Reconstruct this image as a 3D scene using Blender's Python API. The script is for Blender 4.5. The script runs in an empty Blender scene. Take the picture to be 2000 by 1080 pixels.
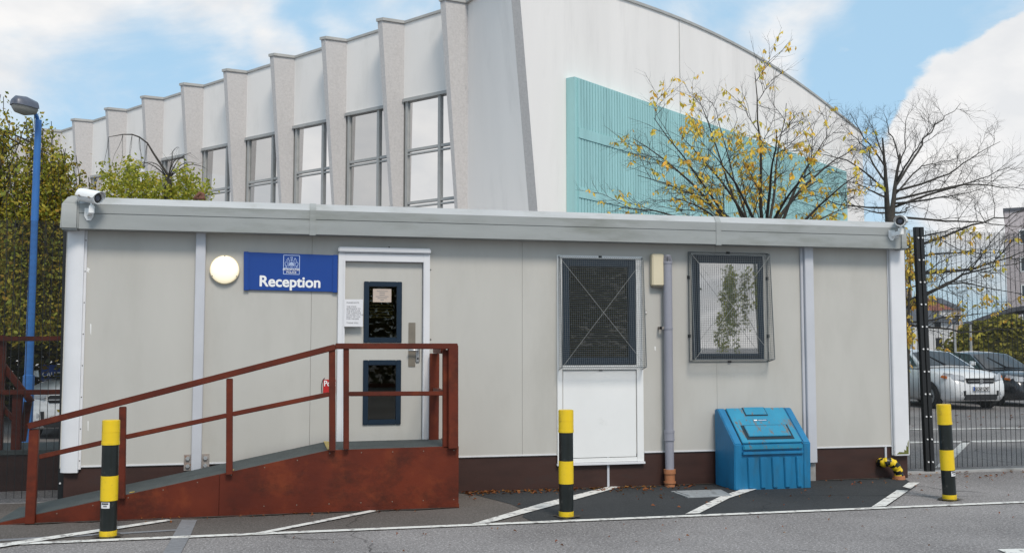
import bpy, bmesh, math, random
from mathutils import Vector, Matrix
R = math.radians
scn = bpy.context.scene
COL = scn.collection
V3 = Vector

# ------------------------------------------------------------------ camera (solved from the photograph)
FPX, YAW, PITCH = 1949.93, 0.228033, 0.0686206
CAM = V3((3.8685, -11.3065, 1.6708))
FW = V3((math.sin(YAW)*math.cos(PITCH), math.cos(YAW)*math.cos(PITCH), math.sin(PITCH)))
RT = V3((math.cos(YAW), -math.sin(YAW), 0))
UP = RT.cross(FW)
def ray(px, py): return FW + RT*((px-1000)/FPX) - UP*((py-540)/FPX)
def at(px, py, y):                    # point of the vertical plane y
    d = ray(px, py); return CAM + d*((y-CAM.y)/d.y)
def gnd(px, py, z=0.0):               # point of the level z
    d = ray(px, py); return CAM + d*((z-CAM.z)/d.z)
def dep(px, py, D): return CAM + ray(px, py)*D
def on_plane(px, py, p, n):
    d = ray(px, py); return CAM + d*((p-CAM).dot(n)/d.dot(n))
def zat(py, P):                       # height over plan point P that shows at picture row py
    d = (P-CAM); k = d.x*FW.x + d.y*FW.y
    h = math.hypot(FW.x, FW.y)
    # solve (540-py)/f = ((dz)*UP.z + UP.xy.d)/(k + dz*FW.z)
    t = (540-py)/FPX; uxy = d.x*UP.x + d.y*UP.y
    return CAM.z + (t*k - uxy)/(UP.z - t*FW.z)
cam_d = bpy.data.cameras.new("camera"); cam = bpy.data.objects.new("camera", cam_d); COL.objects.link(cam)
cam_d.sensor_width = 36; cam_d.lens = FPX/2000*36; cam_d.clip_end = 3000; cam_d.clip_start = .1
cam.matrix_world = Matrix(((RT.x, UP.x, -FW.x, CAM.x), (RT.y, UP.y, -FW.y, CAM.y), (RT.z, UP.z, -FW.z, CAM.z), (0, 0, 0, 1)))
scn.camera = cam

# ------------------------------------------------------------------ mesh helpers
def wm(o): return (wm(o.parent) @ o.matrix_basis) if o.parent else o.matrix_basis.copy()
class MB:
    def __init__(s): s.b = bmesh.new()
    def face(s, pts, mi=0):
        f = s.b.faces.new([s.b.verts.new(p) for p in pts]); f.material_index = mi; return f
    def box(s, x0, x1, y0, y1, z0, z1, mi=0, M=None):
        c = [V3((x, y, z)) for z in (z0, z1) for x, y in ((x0, y0), (x1, y0), (x1, y1), (x0, y1))]
        if M: c = [M @ p for p in c]
        return s.hexa(c, mi)
    def hexa(s, c, mi=0):             # 4 bottom corners then 4 top corners
        v = [s.b.verts.new(p) for p in c]
        for q in ((3, 2, 1, 0), (4, 5, 6, 7), (0, 1, 5, 4), (1, 2, 6, 5), (2, 3, 7, 6), (3, 0, 4, 7)):
            f = s.b.faces.new([v[i] for i in q]); f.material_index = mi
        return s
    def prism(s, poly, vec, mi=0):    # polygon pushed along vec
        vec = V3(vec); a = [s.b.verts.new(p) for p in poly]; b = [s.b.verts.new(V3(p)+vec) for p in poly]
        n = len(a); fs = [s.b.faces.new(a[::-1]), s.b.faces.new(b)]
        for i in range(n): fs.append(s.b.faces.new((a[i], a[(i+1) % n], b[(i+1) % n], b[i])))
        for f in fs: f.material_index = mi
        return s
    def rings(s, rs, closed=True, cap=True, mi=0):
        vs = [[s.b.verts.new(p) for p in r] for r in rs]; n = len(vs[0])
        for a, b in zip(vs, vs[1:]):
            for i in range(n if closed else n-1):
                f = s.b.faces.new((a[i], a[(i+1) % n], b[(i+1) % n], b[i])); f.material_index = mi
        if cap and closed:
            for f in (s.b.faces.new(vs[0][::-1]), s.b.faces.new(vs[-1])): f.material_index = mi
        return s
    def tube(s, pts, r, n=8, mi=0, cap=True):
        pts = [V3(p) for p in pts]; rr = r if isinstance(r, (list, tuple)) else [r]*len(pts)
        rs = []; ref = None
        for i, p in enumerate(pts):
            t = (pts[min(i+1, len(pts)-1)]-pts[max(i-1, 0)]).normalized()
            if ref is None: ref = t.cross(V3((0, 0, 1)) if abs(t.z) < .9 else V3((1, 0, 0))).normalized()
            ref = (ref - t*ref.dot(t)).normalized(); q = t.cross(ref)
            rs.append([p + (ref*math.cos(2*math.pi*k/n) + q*math.sin(2*math.pi*k/n))*rr[i] for k in range(n)])
        return s.rings(rs, cap=cap, mi=mi)
    def bar(s, a, b, w, h, up=(0, 0, 1), mi=0):      # rectangular bar, w across, h along up
        a, b = V3(a), V3(b); t = (b-a).normalized(); x = t.cross(V3(up)).normalized(); u = x.cross(t)
        c = [p + x*w/2*i + u*h/2*j for p in (a, b) for i, j in ((-1, -1), (1, -1), (1, 1), (-1, 1))]
        return s.hexa(c, mi)
    def disc_prism(s, c, ax, r, h, n=20, mi=0, r2=None):
        c = V3(c); ax = V3(ax).normalized(); return s.tube([c, c+ax*h], [r, r if r2 is None else r2], n, mi)
    def build(s, name, m, parent=None, bevel=0, smooth=False, seg=2, recalc=True):
        b = s.b
        if recalc: bmesh.ops.recalc_face_normals(b, faces=b.faces)
        if bevel:
            es = [e for e in b.edges if len(e.link_faces) == 2 and e.calc_face_angle(0) > .35]
            bmesh.ops.bevel(b, geom=es, offset=bevel, segments=seg, affect='EDGES', clamp_overlap=True)
        me = bpy.data.meshes.new(name); o = bpy.data.objects.new(name, me); COL.objects.link(o)
        if parent is not None:
            o.parent = parent; b.transform(wm(parent).inverted())
        b.to_mesh(me); b.free()
        for mm in (m if isinstance(m, (list, tuple)) else [m]): me.materials.append(mm)
        if smooth:
            for p in me.polygons: p.use_smooth = True
            if smooth != True: me.set_sharp_from_angle(angle=R(smooth))
        return o
def thing(name, loc, label, cat, group=None, rz=0):
    o = bpy.data.objects.new(name, None); COL.objects.link(o); o.location = loc; o.rotation_euler = (0, 0, rz); o.empty_display_size = .2
    return tag(o, label, cat, group)
def tag(o, label, cat, group=None):
    o['label'] = label; o['category'] = cat
    if group: o['group'] = group
    return o
def struct(o): o['kind'] = 'structure'; return o
def copy_tree(o, parent=None):
    c = o.copy(); COL.objects.link(c); c.parent = parent
    for ch in list(o.children): copy_tree(ch, c)
    return c
def text(body, size, m, parent, org, xd, yd, align='LEFT', off=0.0, name='lettering', sx=1.0, lift=.002, line=1.0):
    # off thickens the strokes: the glyphs are laid several times with a small shift
    c = bpy.data.curves.new('t', 'FONT'); c.body = body; c.size = size; c.align_x = align; c.space_line = line
    t = bpy.data.objects.new('t', c); COL.objects.link(t)
    me = bpy.data.meshes.new_from_object(t); bpy.data.objects.remove(t)
    xd, yd = V3(xd).normalized(), V3(yd).normalized(); nd = xd.cross(yd); M = wm(parent).inverted() if parent else Matrix()
    q = bmesh.new(); q.from_mesh(me); src = q.faces[:]; sh = [(0, 0)] + ([(off, 0), (-off, 0), (0, off), (0, -off), (off*.7, off*.7), (-off*.7, -off*.7), (off*.7, -off*.7), (-off*.7, off*.7)] if off else [])
    for i, (a, e) in enumerate(sh[1:]):
        r = bmesh.ops.duplicate(q, geom=src)
        for v in r['geom']:
            if isinstance(v, bmesh.types.BMVert): v.co += V3((a/sx, e, .0001*(i+1)))
    q.to_mesh(me); q.free()
    for v in me.vertices: v.co = M @ (V3(org) + xd*v.co.x*sx + yd*v.co.y + nd*(lift+v.co.z))
    o = bpy.data.objects.new(name, me); me.name = name; COL.objects.link(o); o.parent = parent
    me.materials.clear(); me.materials.append(m); return o

# ------------------------------------------------------------------ materials
def nodes(name):
    m = bpy.data.materials.new(name); m.use_nodes = True; nt = m.node_tree; return m, nt, nt.nodes['Principled BSDF']
def N(nt, t, **k):
    n = nt.nodes.new(t)
    for a, v in k.items():
        if a in n.inputs: n.inputs[a].default_value = v
        else: setattr(n, a, v)
    return n
def mixc(nt, fac, a, b, blend='MIX'):
    n = nt.nodes.new('ShaderNodeMix'); n.data_type = 'RGBA'; n.blend_type = blend
    for sock, v in ((n.inputs[0], fac), (n.inputs[6], a), (n.inputs[7], b)):
        if hasattr(v, 'links'): nt.links.new(v, sock)
        else: sock.default_value = v if not isinstance(v, tuple) else (*v[:3], 1)
    return n.outputs[2]
def ramp(nt, fac, p0, p1, c0=(0, 0, 0), c1=(1, 1, 1)):
    r = nt.nodes.new('ShaderNodeValToRGB'); e = r.color_ramp.elements
    e[0].position, e[1].position = p0, p1; e[0].color, e[1].color = (*c0, 1), (*c1, 1)
    nt.links.new(fac, r.inputs[0]); return r.outputs[0]
def noise(nt, scale, detail=4, stretch=None, coord='Object', rough=.55):
    tc = nt.nodes.new('ShaderNodeTexCoord'); out = tc.outputs[coord]
    if stretch:
        mp = nt.nodes.new('ShaderNodeMapping'); mp.inputs['Scale'].default_value = stretch; nt.links.new(out, mp.inputs[0]); out = mp.outputs[0]
    n = nt.nodes.new('ShaderNodeTexNoise'); n.inputs['Scale'].default_value = scale; n.inputs['Detail'].default_value = detail; n.inputs['Roughness'].default_value = rough
    nt.links.new(out, n.inputs['Vector']); return n.outputs[0]
def sc(c, k): return tuple(min(1, x*k) for x in c)
def mat(name, c, rough=.6, var=.12, scale=3, bump=0, bscale=60, metal=0, stain=None, stain_at=(.55, .75), stain_scale=2, stretch=None, spec=.5, coat=0):
    m, nt, p = nodes(name)
    col = mixc(nt, ramp(nt, noise(nt, scale, 6, stretch), .3, .7), sc(c, 1-var), sc(c, 1+var))
    if stain: col = mixc(nt, ramp(nt, noise(nt, stain_scale, 8, stretch, rough=.65), *stain_at), col, stain)
    nt.links.new(col, p.inputs['Base Color']); p.inputs['Roughness'].default_value = rough; p.inputs['Metallic'].default_value = metal
    p.inputs['Specular IOR Level'].default_value = spec; p.inputs['Coat Weight'].default_value = coat
    if bump:
        b = N(nt, 'ShaderNodeBump', Strength=bump, Distance=.01); nt.links.new(noise(nt, bscale, 5), b.inputs['Height']); nt.links.new(b.outputs[0], p.inputs['Normal'])
    return m
def leafmat(name, cols):
    m, nt, p = nodes(name); g = nt.nodes.new('ShaderNodeNewGeometry')
    r = nt.nodes.new('ShaderNodeValToRGB'); r.color_ramp.interpolation = 'LINEAR'
    e = r.color_ramp.elements
    while len(e) < len(cols): e.new(.5)
    for i, c in enumerate(cols): e[i].position = i/(len(cols)-1); e[i].color = (*c, 1)
    nt.links.new(g.outputs['Random Per Island'], r.inputs[0]); nt.links.new(r.outputs[0], p.inputs['Base Color'])
    p.inputs['Roughness'].default_value = .6; p.inputs['Specular IOR Level'].default_value = .25
    tr = N(nt, 'ShaderNodeBsdfTranslucent'); nt.links.new(r.outputs[0], tr.inputs[0])
    mx = N(nt, 'ShaderNodeMixShader', Fac=.3); out = nt.nodes['Material Output']
    nt.links.new(p.outputs[0], mx.inputs[1]); nt.links.new(tr.outputs[0], mx.inputs[2]); nt.links.new(mx.outputs[0], out.inputs[0])
    return m
def glassmat(name, tint, refl, rough=.01, wav=.0):
    m, nt, p = nodes(name); nt.nodes.remove(p); out = nt.nodes['Material Output']
    t = N(nt, 'ShaderNodeBsdfTransparent'); t.inputs[0].default_value = (*tint, 1)
    g = N(nt, 'ShaderNodeBsdfGlossy', Roughness=rough)
    f = N(nt, 'ShaderNodeFresnel', IOR=1.5); a = N(nt, 'ShaderNodeMath', operation='ADD', use_clamp=True); a.inputs[1].default_value = refl
    mx = N(nt, 'ShaderNodeMixShader'); nt.links.new(f.outputs[0], a.inputs[0]); nt.links.new(a.outputs[0], mx.inputs[0])
    if wav:
        b = N(nt, 'ShaderNodeBump', Strength=wav, Distance=.02); nt.links.new(noise(nt, 1.3, 1), b.inputs['Height']); nt.links.new(b.outputs[0], g.inputs['Normal'])
    nt.links.new(t.outputs[0], mx.inputs[1]); nt.links.new(g.outputs[0], mx.inputs[2]); nt.links.new(mx.outputs[0], out.inputs[0]); return m
def emit(name, c, s):
    m, nt, p = nodes(name); p.inputs['Base Color'].default_value = (.8, .8, .75, 1); p.inputs['Emission Color'].default_value = (*c, 1); p.inputs['Emission Strength'].default_value = s; return m
def asphalt(name, dark, light, fleck, fs=130, blot=.25, tint=None):
    m, nt, p = nodes(name)
    c = mixc(nt, ramp(nt, noise(nt, fs, 3, rough=.7), .38, .62), dark, light)
    vo = nt.nodes.new('ShaderNodeTexVoronoi'); vo.inputs['Scale'].default_value = fs*1.1; tc = nt.nodes.new('ShaderNodeTexCoord'); nt.links.new(tc.outputs['Object'], vo.inputs['Vector'])
    c = mixc(nt, ramp(nt, vo.outputs[0], .1, .3, (1, 1, 1), (0, 0, 0)), c, fleck)
    c = mixc(nt, ramp(nt, noise(nt, .45, 5), .35, .68), c, sc(tint or dark, .9)) if blot == 0 else mixc(nt, blot*1.5, c, mixc(nt, ramp(nt, noise(nt, .5, 6), .3, .7), sc(dark, .75), sc(light, 1.1)))
    wn = nt.nodes.new('ShaderNodeTexNoise'); wn.inputs['Scale'].default_value = 1.6; wn.inputs['Detail'].default_value = 6; nt.links.new(tc.outputs['Object'], wn.inputs['Vector'])
    wa = nt.nodes.new('ShaderNodeVectorMath'); wa.operation = 'MULTIPLY_ADD'; nt.links.new(wn.outputs['Color'], wa.inputs[0]); wa.inputs[1].default_value = (.7, .7, 0); nt.links.new(tc.outputs['Object'], wa.inputs[2])
    cv = nt.nodes.new('ShaderNodeTexVoronoi'); cv.feature = 'DISTANCE_TO_EDGE'; cv.inputs['Scale'].default_value = .32; nt.links.new(wa.outputs[0], cv.inputs['Vector'])
    crk = nt.nodes.new('ShaderNodeMath'); crk.operation = 'MULTIPLY'; nt.links.new(ramp(nt, cv.outputs[0], .001, .0045, (1, 1, 1), (0, 0, 0)), crk.inputs[0]); nt.links.new(ramp(nt, noise(nt, .6, 4), .5, .6), crk.inputs[1])
    c = mixc(nt, crk.outputs[0], c, sc(dark, .45))
    c = mixc(nt, ramp(nt, noise(nt, 1.3, 8, rough=.7), .6, .85), c, sc(dark, 1.1))
    nt.links.new(c, p.inputs['Base Color']); p.inputs['Roughness'].default_value = .85; p.inputs['Specular IOR Level'].default_value = .3
    b = N(nt, 'ShaderNodeBump', Strength=.5, Distance=.006); nt.links.new(noise(nt, fs*.9, 3), b.inputs['Height']); nt.links.new(b.outputs[0], p.inputs['Normal'])
    return m

M = dict(
    asphalt=asphalt('asphalt', (.105, .096, .094), (.325, .303, .296), (.68, .65, .63), 40),
    tarmac=asphalt('new tarmac', (.02, .022, .024), (.05, .053, .056), (.12, .12, .12), 60),
    seam=mat('bitumen seam', (.2, .2, .21), .8, .15, 20, .3),
    apron=asphalt('brown asphalt', (.06, .052, .046), (.15, .132, .12), (.3, .27, .25), 48),
    line=mat('road paint', (.72, .7, .66), .7, .06, 30, .2, 200, stain=(.26, .24, .23), stain_at=(.52, .62), stain_scale=11),
    concrete=mat('kerb concrete', (.36, .35, .34), .85, .15, 6, .3, stain=(.15, .14, .13)),
    wall=mat('cabin wall', (.525, .508, .47), .5, .045, .9, .05, 3, stain=(.43, .415, .375), stain_at=(.5, .95), stain_scale=1.0, stretch=(1.8, 1.8, .6)),
    white=mat('white trim', (.74, .74, .76), .45, .04, 3, stain=(.45, .44, .4), stain_at=(.68, .95), stain_scale=5),
    whitepanel=mat('white panel', (.84, .84, .83), .4, .03, 2, stain=(.6, .6, .58), stain_at=(.62, 1), stain_scale=3),
    strip=mat('pale grey steel', (.55, .56, .6), .45, .05, 3, stain=(.3, .26, .2), stain_at=(.72, .85), stain_scale=6),
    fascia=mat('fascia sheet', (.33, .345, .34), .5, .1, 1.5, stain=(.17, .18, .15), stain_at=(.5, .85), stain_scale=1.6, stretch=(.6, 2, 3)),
    fascia_lit=mat('lit fascia top', (.44, .45, .455), .5, .08, 1.5, stain=(.25, .255, .22), stain_at=(.5, .85), stain_scale=2, stretch=(.8, 3, 3)),  # paler fascia copy: light on the upward slope is put into the colour
    skirt=mat('skirt ply', (.045, .018, .013), .55, .25, 2, .1, stain=(.03, .02, .018), stretch=(1, 1, 3)),
    timber=None,
    rubber=mat('grey anti-slip deck', (.06, .072, .072), .75, .15, 6, .35, 180, stain=(.04, .045, .04), stain_at=(.6, .9)),
    navy=mat('navy frame', (.006, .019, .038), .35, .1, 4),
    blue=mat('sign blue', (.012, .06, .29), .35, .04, 2, spec=.4),
    ink=mat('black ink', (.03, .03, .03), .6, 0), paleink=mat('grey ink', (.2, .2, .21), .6, 0),
    lettering=mat('white vinyl', (.88, .88, .88), .4, 0), crest=mat('pale blue vinyl', (.52, .62, .82), .4, 0),
    red=mat('red plate', (.5, .02, .02), .35, .05),
    paper=mat('paper', (.76, .75, .77), .5, .04, 6), cream=mat('cream paper', (.55, .45, .38), .7, .05, 6),
    taupe=mat('bronze plate', (.24, .21, .17), .4, .1, 6, metal=.3), alu=mat('aluminium', (.62, .62, .62), .3, .05, 6, metal=.7),
    glass=glassmat('cabin glass', (.75, .74, .66), .015), film=glassmat('film glass', (.12, .13, .12), .78, .015),
    hallglass=glassmat('hall glass', (.12, .13, .14), .66, .012, .04),
    room=mat('room lining', (.3, .22, .12), .8, .1), blind=mat('blind slat', (.24, .2, .09), .6, .1), dark=mat('dark void', (.01, .01, .011), .8, 0),
    wire=mat('galvanised wire', (.16, .175, .18), .5, .15, 30, metal=.4), brace=mat('bright wire', (.42, .42, .4), .4, .1, 20, metal=.4),
    box=mat('cream plastic', (.68, .6, .43), .45, .05, 3, stain=(.4, .33, .2), stain_at=(.7, .95), stain_scale=7),
    pipe=mat('grey pipe', (.3, .3, .345), .4, .06, 3, stain=(.22, .22, .23), stain_scale=3, stretch=(1, 1, .3)),
    clay=mat('clay pipe', (.42, .17, .075), .75, .15, 9, .2), yellow=mat('bollard yellow', (.82, .56, .015), .35, .05, 5, stain=(.36, .25, .05), stain_at=(.56, .75), stain_scale=8),
    black=mat('bollard black', (.012, .016, .015), .3, .2, 6, stain=(.07, .07, .065), stain_at=(.58, .7), stain_scale=12),
    fence=mat('black powder coat', (.013, .014, .015), .45, .1), bolt=mat('bright bolt', (.8, .8, .8), .35, .05),
    bin=mat('blue grit bin', (.009, .17, .35), .5, .2, 2.5, .06, 80, stain=(.03, .11, .17), stain_at=(.5, .82), stain_scale=4.5, stretch=(1.5, 1.5, .5)),
    bingap=mat('bin groove', (.008, .025, .04), .7, .1),
    steel=mat('cover plate', (.34, .36, .37), .5, .15, 14, .25, 90, metal=.2, stain=(.14, .14, .14), stain_scale=10),
    lens=mat('lens glass', (.01, .012, .014), .08, 0, spec=1), chrome=mat('chrome', (.7, .7, .7), .15, .02, metal=1),
    rag=mat('brown cloth', (.16, .07, .045), .9, .3, 30, .5),
    render=mat('pale render', (.86, .82, .79), .9, .04, .5, .3, 60, stain=(.68, .645, .62), stain_at=(.52, .95), stain_scale=.9, stretch=(1.4, 1.4, .22)),
    renderl=mat('smooth flank render', (.86, .82, .785), .9, .05, .5, .2, 60, stain=(.66, .63, .59), stain_at=(.52, .95), stain_scale=1.1, stretch=(1, 1, .3)),
    pebble=mat('pebbledash', (.55, .525, .515), .95, .08, 16, .5, 22, stain=(.44, .42, .41), stain_at=(.54, .85), stain_scale=12),
    coping=mat('coping metal', (.42, .41, .39), .6, .1), alum=mat('window aluminium', (.4, .4, .39), .45, .08, 4),
    teal=mat('turquoise cladding', (.35, .6, .605), .65, .07, .8, stain=(.2, .38, .38), stain_at=(.5, .9), stain_scale=1.1, stretch=(2.2, 2.2, .16)),
    bark=mat('bark', (.05, .044, .038), .9, .3, 12, .6, 40), twig=mat('twig', (.07, .05, .045), .9, .25, 12), birch=mat('birch bark', (.3, .28, .25), .8, .4, 7, .3, stain=(.05, .045, .04)),
    lamp_blue=mat('lamp post blue', (.035, .15, .42), .4, .08, 4), hood=mat('lantern hood', (.1, .11, .145), .35, .15, 9), bowl=mat('lantern bowl', (.26, .255, .235), .3, .1),
    silver=mat('silver paint', (.86, .87, .88), .28, .02, metal=0, coat=.6), darkpaint=mat('dark paint', (.025, .028, .034), .2, .05, metal=.3, coat=.8),
    carglass=mat('car glass', (.03, .035, .04), .05, 0, spec=.9), tyre=mat('tyre', (.018, .018, .018), .85, .1), plastic=mat('black trim', (.02, .02, .022), .6, .1),
    lampglass=mat('headlamp glass', (.55, .57, .6), .08, .1, 20, spec=.9), amber=mat('amber lens', (.6, .16, .02), .2, .05), plate=mat('number plate', (.8, .8, .8), .4, .02), plateblue=mat('plate blue', (.02, .1, .45), .4, 0),
    housewhite=mat('white house', (.8, .81, .82), .8, .05), tower=mat('brick tower', (.52, .46, .46), .9, .12, 2.5), roofred=mat('roof tile', (.25, .09, .06), .9, .2, 3), roofdark=mat('slate', (.1, .105, .12), .8, .15), brick=mat('brick', (.5, .42, .38), .9, .15, 4),  # brick is paled, with the haze of distance mixed into its colour
    hedge=leafmat('hedge leaf', [(.1, .11, .02), (.22, .21, .03), (.34, .3, .045), (.16, .16, .03), (.4, .33, .05)]),
    l_birch=leafmat('birch leaf', [(.16, .2, .03), (.28, .3, .04), (.36, .34, .045), (.42, .32, .04), (.2, .22, .035), (.4, .24, .03), (.32, .33, .04)]),
    l_yel=leafmat('yellow leaf', [(.88, .55, .06), (.92, .68, .1), (.6, .56, .09), (.88, .46, .07), (.94, .74, .18)]),
    l_green=leafmat('yellowgreen leaf', [(.18, .22, .03), (.34, .36, .045), (.42, .4, .05), (.26, .28, .04), (.5, .38, .04)]),
    l_dark=leafmat('dark leaf', [(.03, .036, .012), (.08, .08, .02), (.15, .12, .022), (.05, .058, .016), (.2, .12, .02)]),
    l_litter=leafmat('fallen leaf', [(.2, .05, .02), (.3, .11, .03), (.12, .04, .02), (.35, .17, .04)]),
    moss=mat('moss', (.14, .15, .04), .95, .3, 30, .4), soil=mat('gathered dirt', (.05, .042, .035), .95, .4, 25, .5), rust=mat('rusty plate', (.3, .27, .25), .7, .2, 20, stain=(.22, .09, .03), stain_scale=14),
    reflgreen=mat('grass bank', (.1, .13, .03), .9, .3, 2),
)

def timbermat():
    m, nt, p = nodes('red stained timber')
    c = mixc(nt, ramp(nt, noise(nt, 1.6, 5), .34, .66), (.085, .0145, .007), (.15, .025, .009))
    c = mixc(nt, ramp(nt, noise(nt, 2.8, 7, rough=.62), .54, .74), c, (.2, .04, .012))
    c = mixc(nt, ramp(nt, noise(nt, 2.3, 10, (1, 1, 1.2), rough=.72), .5, .74), c, (.04, .011, .006))
    nt.links.new(c, p.inputs['Base Color']); p.inputs['Roughness'].default_value = .55; p.inputs['Specular IOR Level'].default_value = .3
    b = N(nt, 'ShaderNodeBump', Strength=.25, Distance=.01); nt.links.new(noise(nt, 14, 6, (.6, 1, 1)), b.inputs['Height']); nt.links.new(b.outputs[0], p.inputs['Normal']); return m
M['timber'] = timbermat()
# ------------------------------------------------------------------ ground
def sheet(name, pts, z, m, kind=True):
    b = MB(); b.face([(p.x, p.y, z) for p in pts]); o = b.build(name, m); struct(o); return o
b = MB(); b.face([(-900, -500, 0), (900, -500, 0), (900, 1400, 0), (-900, 1400, 0)]); struct(b.build('ground', M['asphalt']))
G = lambda *ps: [gnd(x, y) for x, y in ps]
YL = -2.065
sheet('asphalt_apron', [V3((-3, YL, 0)), V3((gnd(1041, 1018).x, YL, 0)), *G((1020, 1010), (1028, 998), (998, 985), (926, 966)), V3((gnd(926, 964).x, .3, 0)), V3((-3, .3, 0))], .003, M['apron'])
sheet('tarmac_patch', [*G((926, 966), (998, 985), (1028, 998), (1020, 1010)), V3((gnd(1041, 1018).x, YL, 0)), V3((gnd(1715, 990).x, YL, 0)), *G((1765, 966), (1790, 949), (1772, 938)), V3((11.6, .3, 0)), V3((gnd(926, 964).x, .3, 0))], .006, M['tarmac'])
mk = []
def marking(pts, name='road_marking', m='line', z=.010): return sheet(name, pts, z, M[m])
marking([V3((-2, YL-.05, 0)), V3((18, YL-.02, 0)), V3((18, YL+.07, 0)), V3((-2, YL+.05, 0))])
marking(G((-80, 1083), (0, 1071), (338, 1018), (326, 1016), (0, 1064), (-80, 1075)), z=.014)
marking(G((482, 1046), (520, 1043), (741, 999), (722, 998.5)), z=.014)
marking(G((918, 1026), (955, 1023), (1100, 984), (1212, 952), (1192, 951), (1060, 984)), z=.014)
marking(G((1338, 1006), (1366, 1004), (1425, 974), (1498, 950), (1466, 951), (1405, 972)), z=.014)
marking(G((1702, 992), (1730, 990), (1774, 960), (1752, 958.5)), z=.014)
marking(G((1763, 952), (1779, 956), (1796, 944), (1775, 943.5)), z=.014)
marking(G((1948, 1074), (2040, 1072), (2060, 1084), (1985, 1090)))
marking(G((355, 1016), (385, 1016), (372, 1046), (300, 1180), (262, 1180), (336, 1050)), 'asphalt_seam', 'seam', .008)
marking(G((-60, 1058), (0, 1054), (210, 1042), (352, 1034), (352, 1036.5), (200, 1046), (0, 1057.5), (-60, 1062)), 'asphalt_seam', 'seam', .0075)
# car park beyond the fence
marking(G((1826, 914), (1848, 912), (1897, 862), (1880, 862)), z=.008)
marking(G((1772, 863), (2100, 858), (2100, 861), (1772, 866)), z=.008)
marking(G((1772, 838), (2100, 834), (2100, 836), (1772, 840)), z=.008)
b = MB(); b.box(11.75, 20, .30, .46, -.05, .022); o = b.build('kerb_strip', M['concrete'], bevel=.008); struct(o)
cover = thing('manhole_cover', gnd(1368, 966), 'grey steel inspection cover set in the dark tarmac before the grit bin', 'manhole cover')
q = G((1310, 961), (1343, 973), (1430, 969.5), (1408, 958))
b = MB(); b.prism([V3((p.x, p.y, .004)) for p in q], (0, 0, .012)); b.build('frame', M['steel'], cover)
c = sum(q, V3())/4; b = MB(); b.prism([V3((c.x+(p.x-c.x)*.86, c.y+(p.y-c.y)*.86, .016)) for p in q], (0, 0, .006)); b.build('plate', M['steel'], cover)
rng = random.Random(5)
b = MB()
def litter(n, x0, x1, y0, y1, s=.035):
    for _ in range(n):
        p = V3((rng.uniform(x0, x1), y0 + (y1-y0)*rng.random()**1.7, .013)); a = rng.uniform(0, 6.3); k = s*rng.uniform(.5, 1.2)
        u = V3((math.cos(a), math.sin(a), rng.uniform(-.3, .5))); v = V3((-math.sin(a), math.cos(a), rng.uniform(-.2, .4)))
        b.face([p-u*k, p-v*k*.45+V3((0, 0, .012*rng.random())), p+u*k, p+v*k*.45+V3((0, 0, .014))])
g0, g1 = gnd(905, 964).x, gnd(1180, 955).x
litter(150, g0, g1, -.03, -.28); litter(60, g1, g1+1.2, -.03, -.4); litter(60, 10.6, 13.5, .25, -.45, .03); litter(70, g0, 12.5, -.1, -1.8, .022)
litter(40, 2.2, 5.6, -1.02, -1.3, .02); litter(60, 3, 12.5, -2.3, -4.6, .018)
litter(90, 12, 24, 9.5, 6, .05)
lf = b.build('leaf_litter', M['l_litter']); lf['kind'] = 'stuff'; lf['label'] = 'brown fallen leaves along the foot of the cabin'

# ------------------------------------------------------------------ portable cabin
cabx0, cabx1 = at(122, 600, 0).x, at(1768, 700, 0).x
ZT, ZB = 2.882, .403
cabin = thing('portable_cabin', (6.6, 1.5, 0), 'long grey portable office cabin with a brown skirt and blue framed windows', 'cabin')
WX = lambda px, py=600: at(px, py, 0).x
WZ = lambda px, py: at(px, py, 0).z
# openings
dX0, dX1, dZ0, dZ1 = WX(672, 700), WX(825, 700), .585, WZ(700, 511)
w1 = (WX(1098), WX(1240.5), WZ(1170, 712), WZ(1170, 507)); w2 = (WX(1351), WX(1491), WZ(1420, 702), WZ(1420, 499))
pn = (WX(1088, 800), WX(1256, 800), WZ(1170, 902), WZ(1170, 500))
seams = [WX(608), WX(1020), WX(1400, 730)]
def wall_plate(x0, x1, z0, z1, y, th, holes, gaps, m, name, parent, gw=.0028):
    xs = sorted({x0, x1, *[v for h in holes for v in h[:2]], *[g+s for g in gaps for s in (-gw/2, gw/2)]}); zs = sorted({z0, z1, *[v for h in holes for v in h[2:]]})
    mb = MB(); vd = {}
    def v(i, j):
        if (i, j) not in vd: vd[i, j] = mb.b.verts.new((xs[i], y, zs[j]))
        return vd[i, j]
    for i in range(len(xs)-1):
        for j in range(len(zs)-1):
            cx, cz = (xs[i]+xs[i+1])/2, (zs[j]+zs[j+1])/2
            if any(h[0] < cx < h[1] and h[2] < cz < h[3] for h in holes) or any(abs(cx-g) < gw*.5 for g in gaps): continue
            mb.b.faces.new((v(i, j), v(i+1, j), v(i+1, j+1), v(i, j+1)))
    r = bmesh.ops.extrude_face_region(mb.b, geom=mb.b.faces[:])
    bmesh.ops.translate(mb.b, verts=[g for g in r['geom'] if isinstance(g, bmesh.types.BMVert)], vec=(0, th, 0))
    return mb.build(name, m, parent)
holes = [(dX0-.02, dX1+.02, ZB-.01, dZ1+.02), (w1[0]-.005, w1[1]+.005, w1[2]-.005, w1[3]+.005), (w2[0], w2[1], w2[2], w2[3])]
wall_plate(cabx0+.02, cabx1-.02, ZB, 3.0, 0, .05, holes, seams, M['wall'], 'front_wall', cabin)
b = MB()                                            # lining behind the seams with the same openings
wall_plate(cabx0+.05, cabx1-.05, ZB+.02, 2.98, .053, .02, holes, [], M['room'], 'lining', cabin)
D = 3.0
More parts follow.
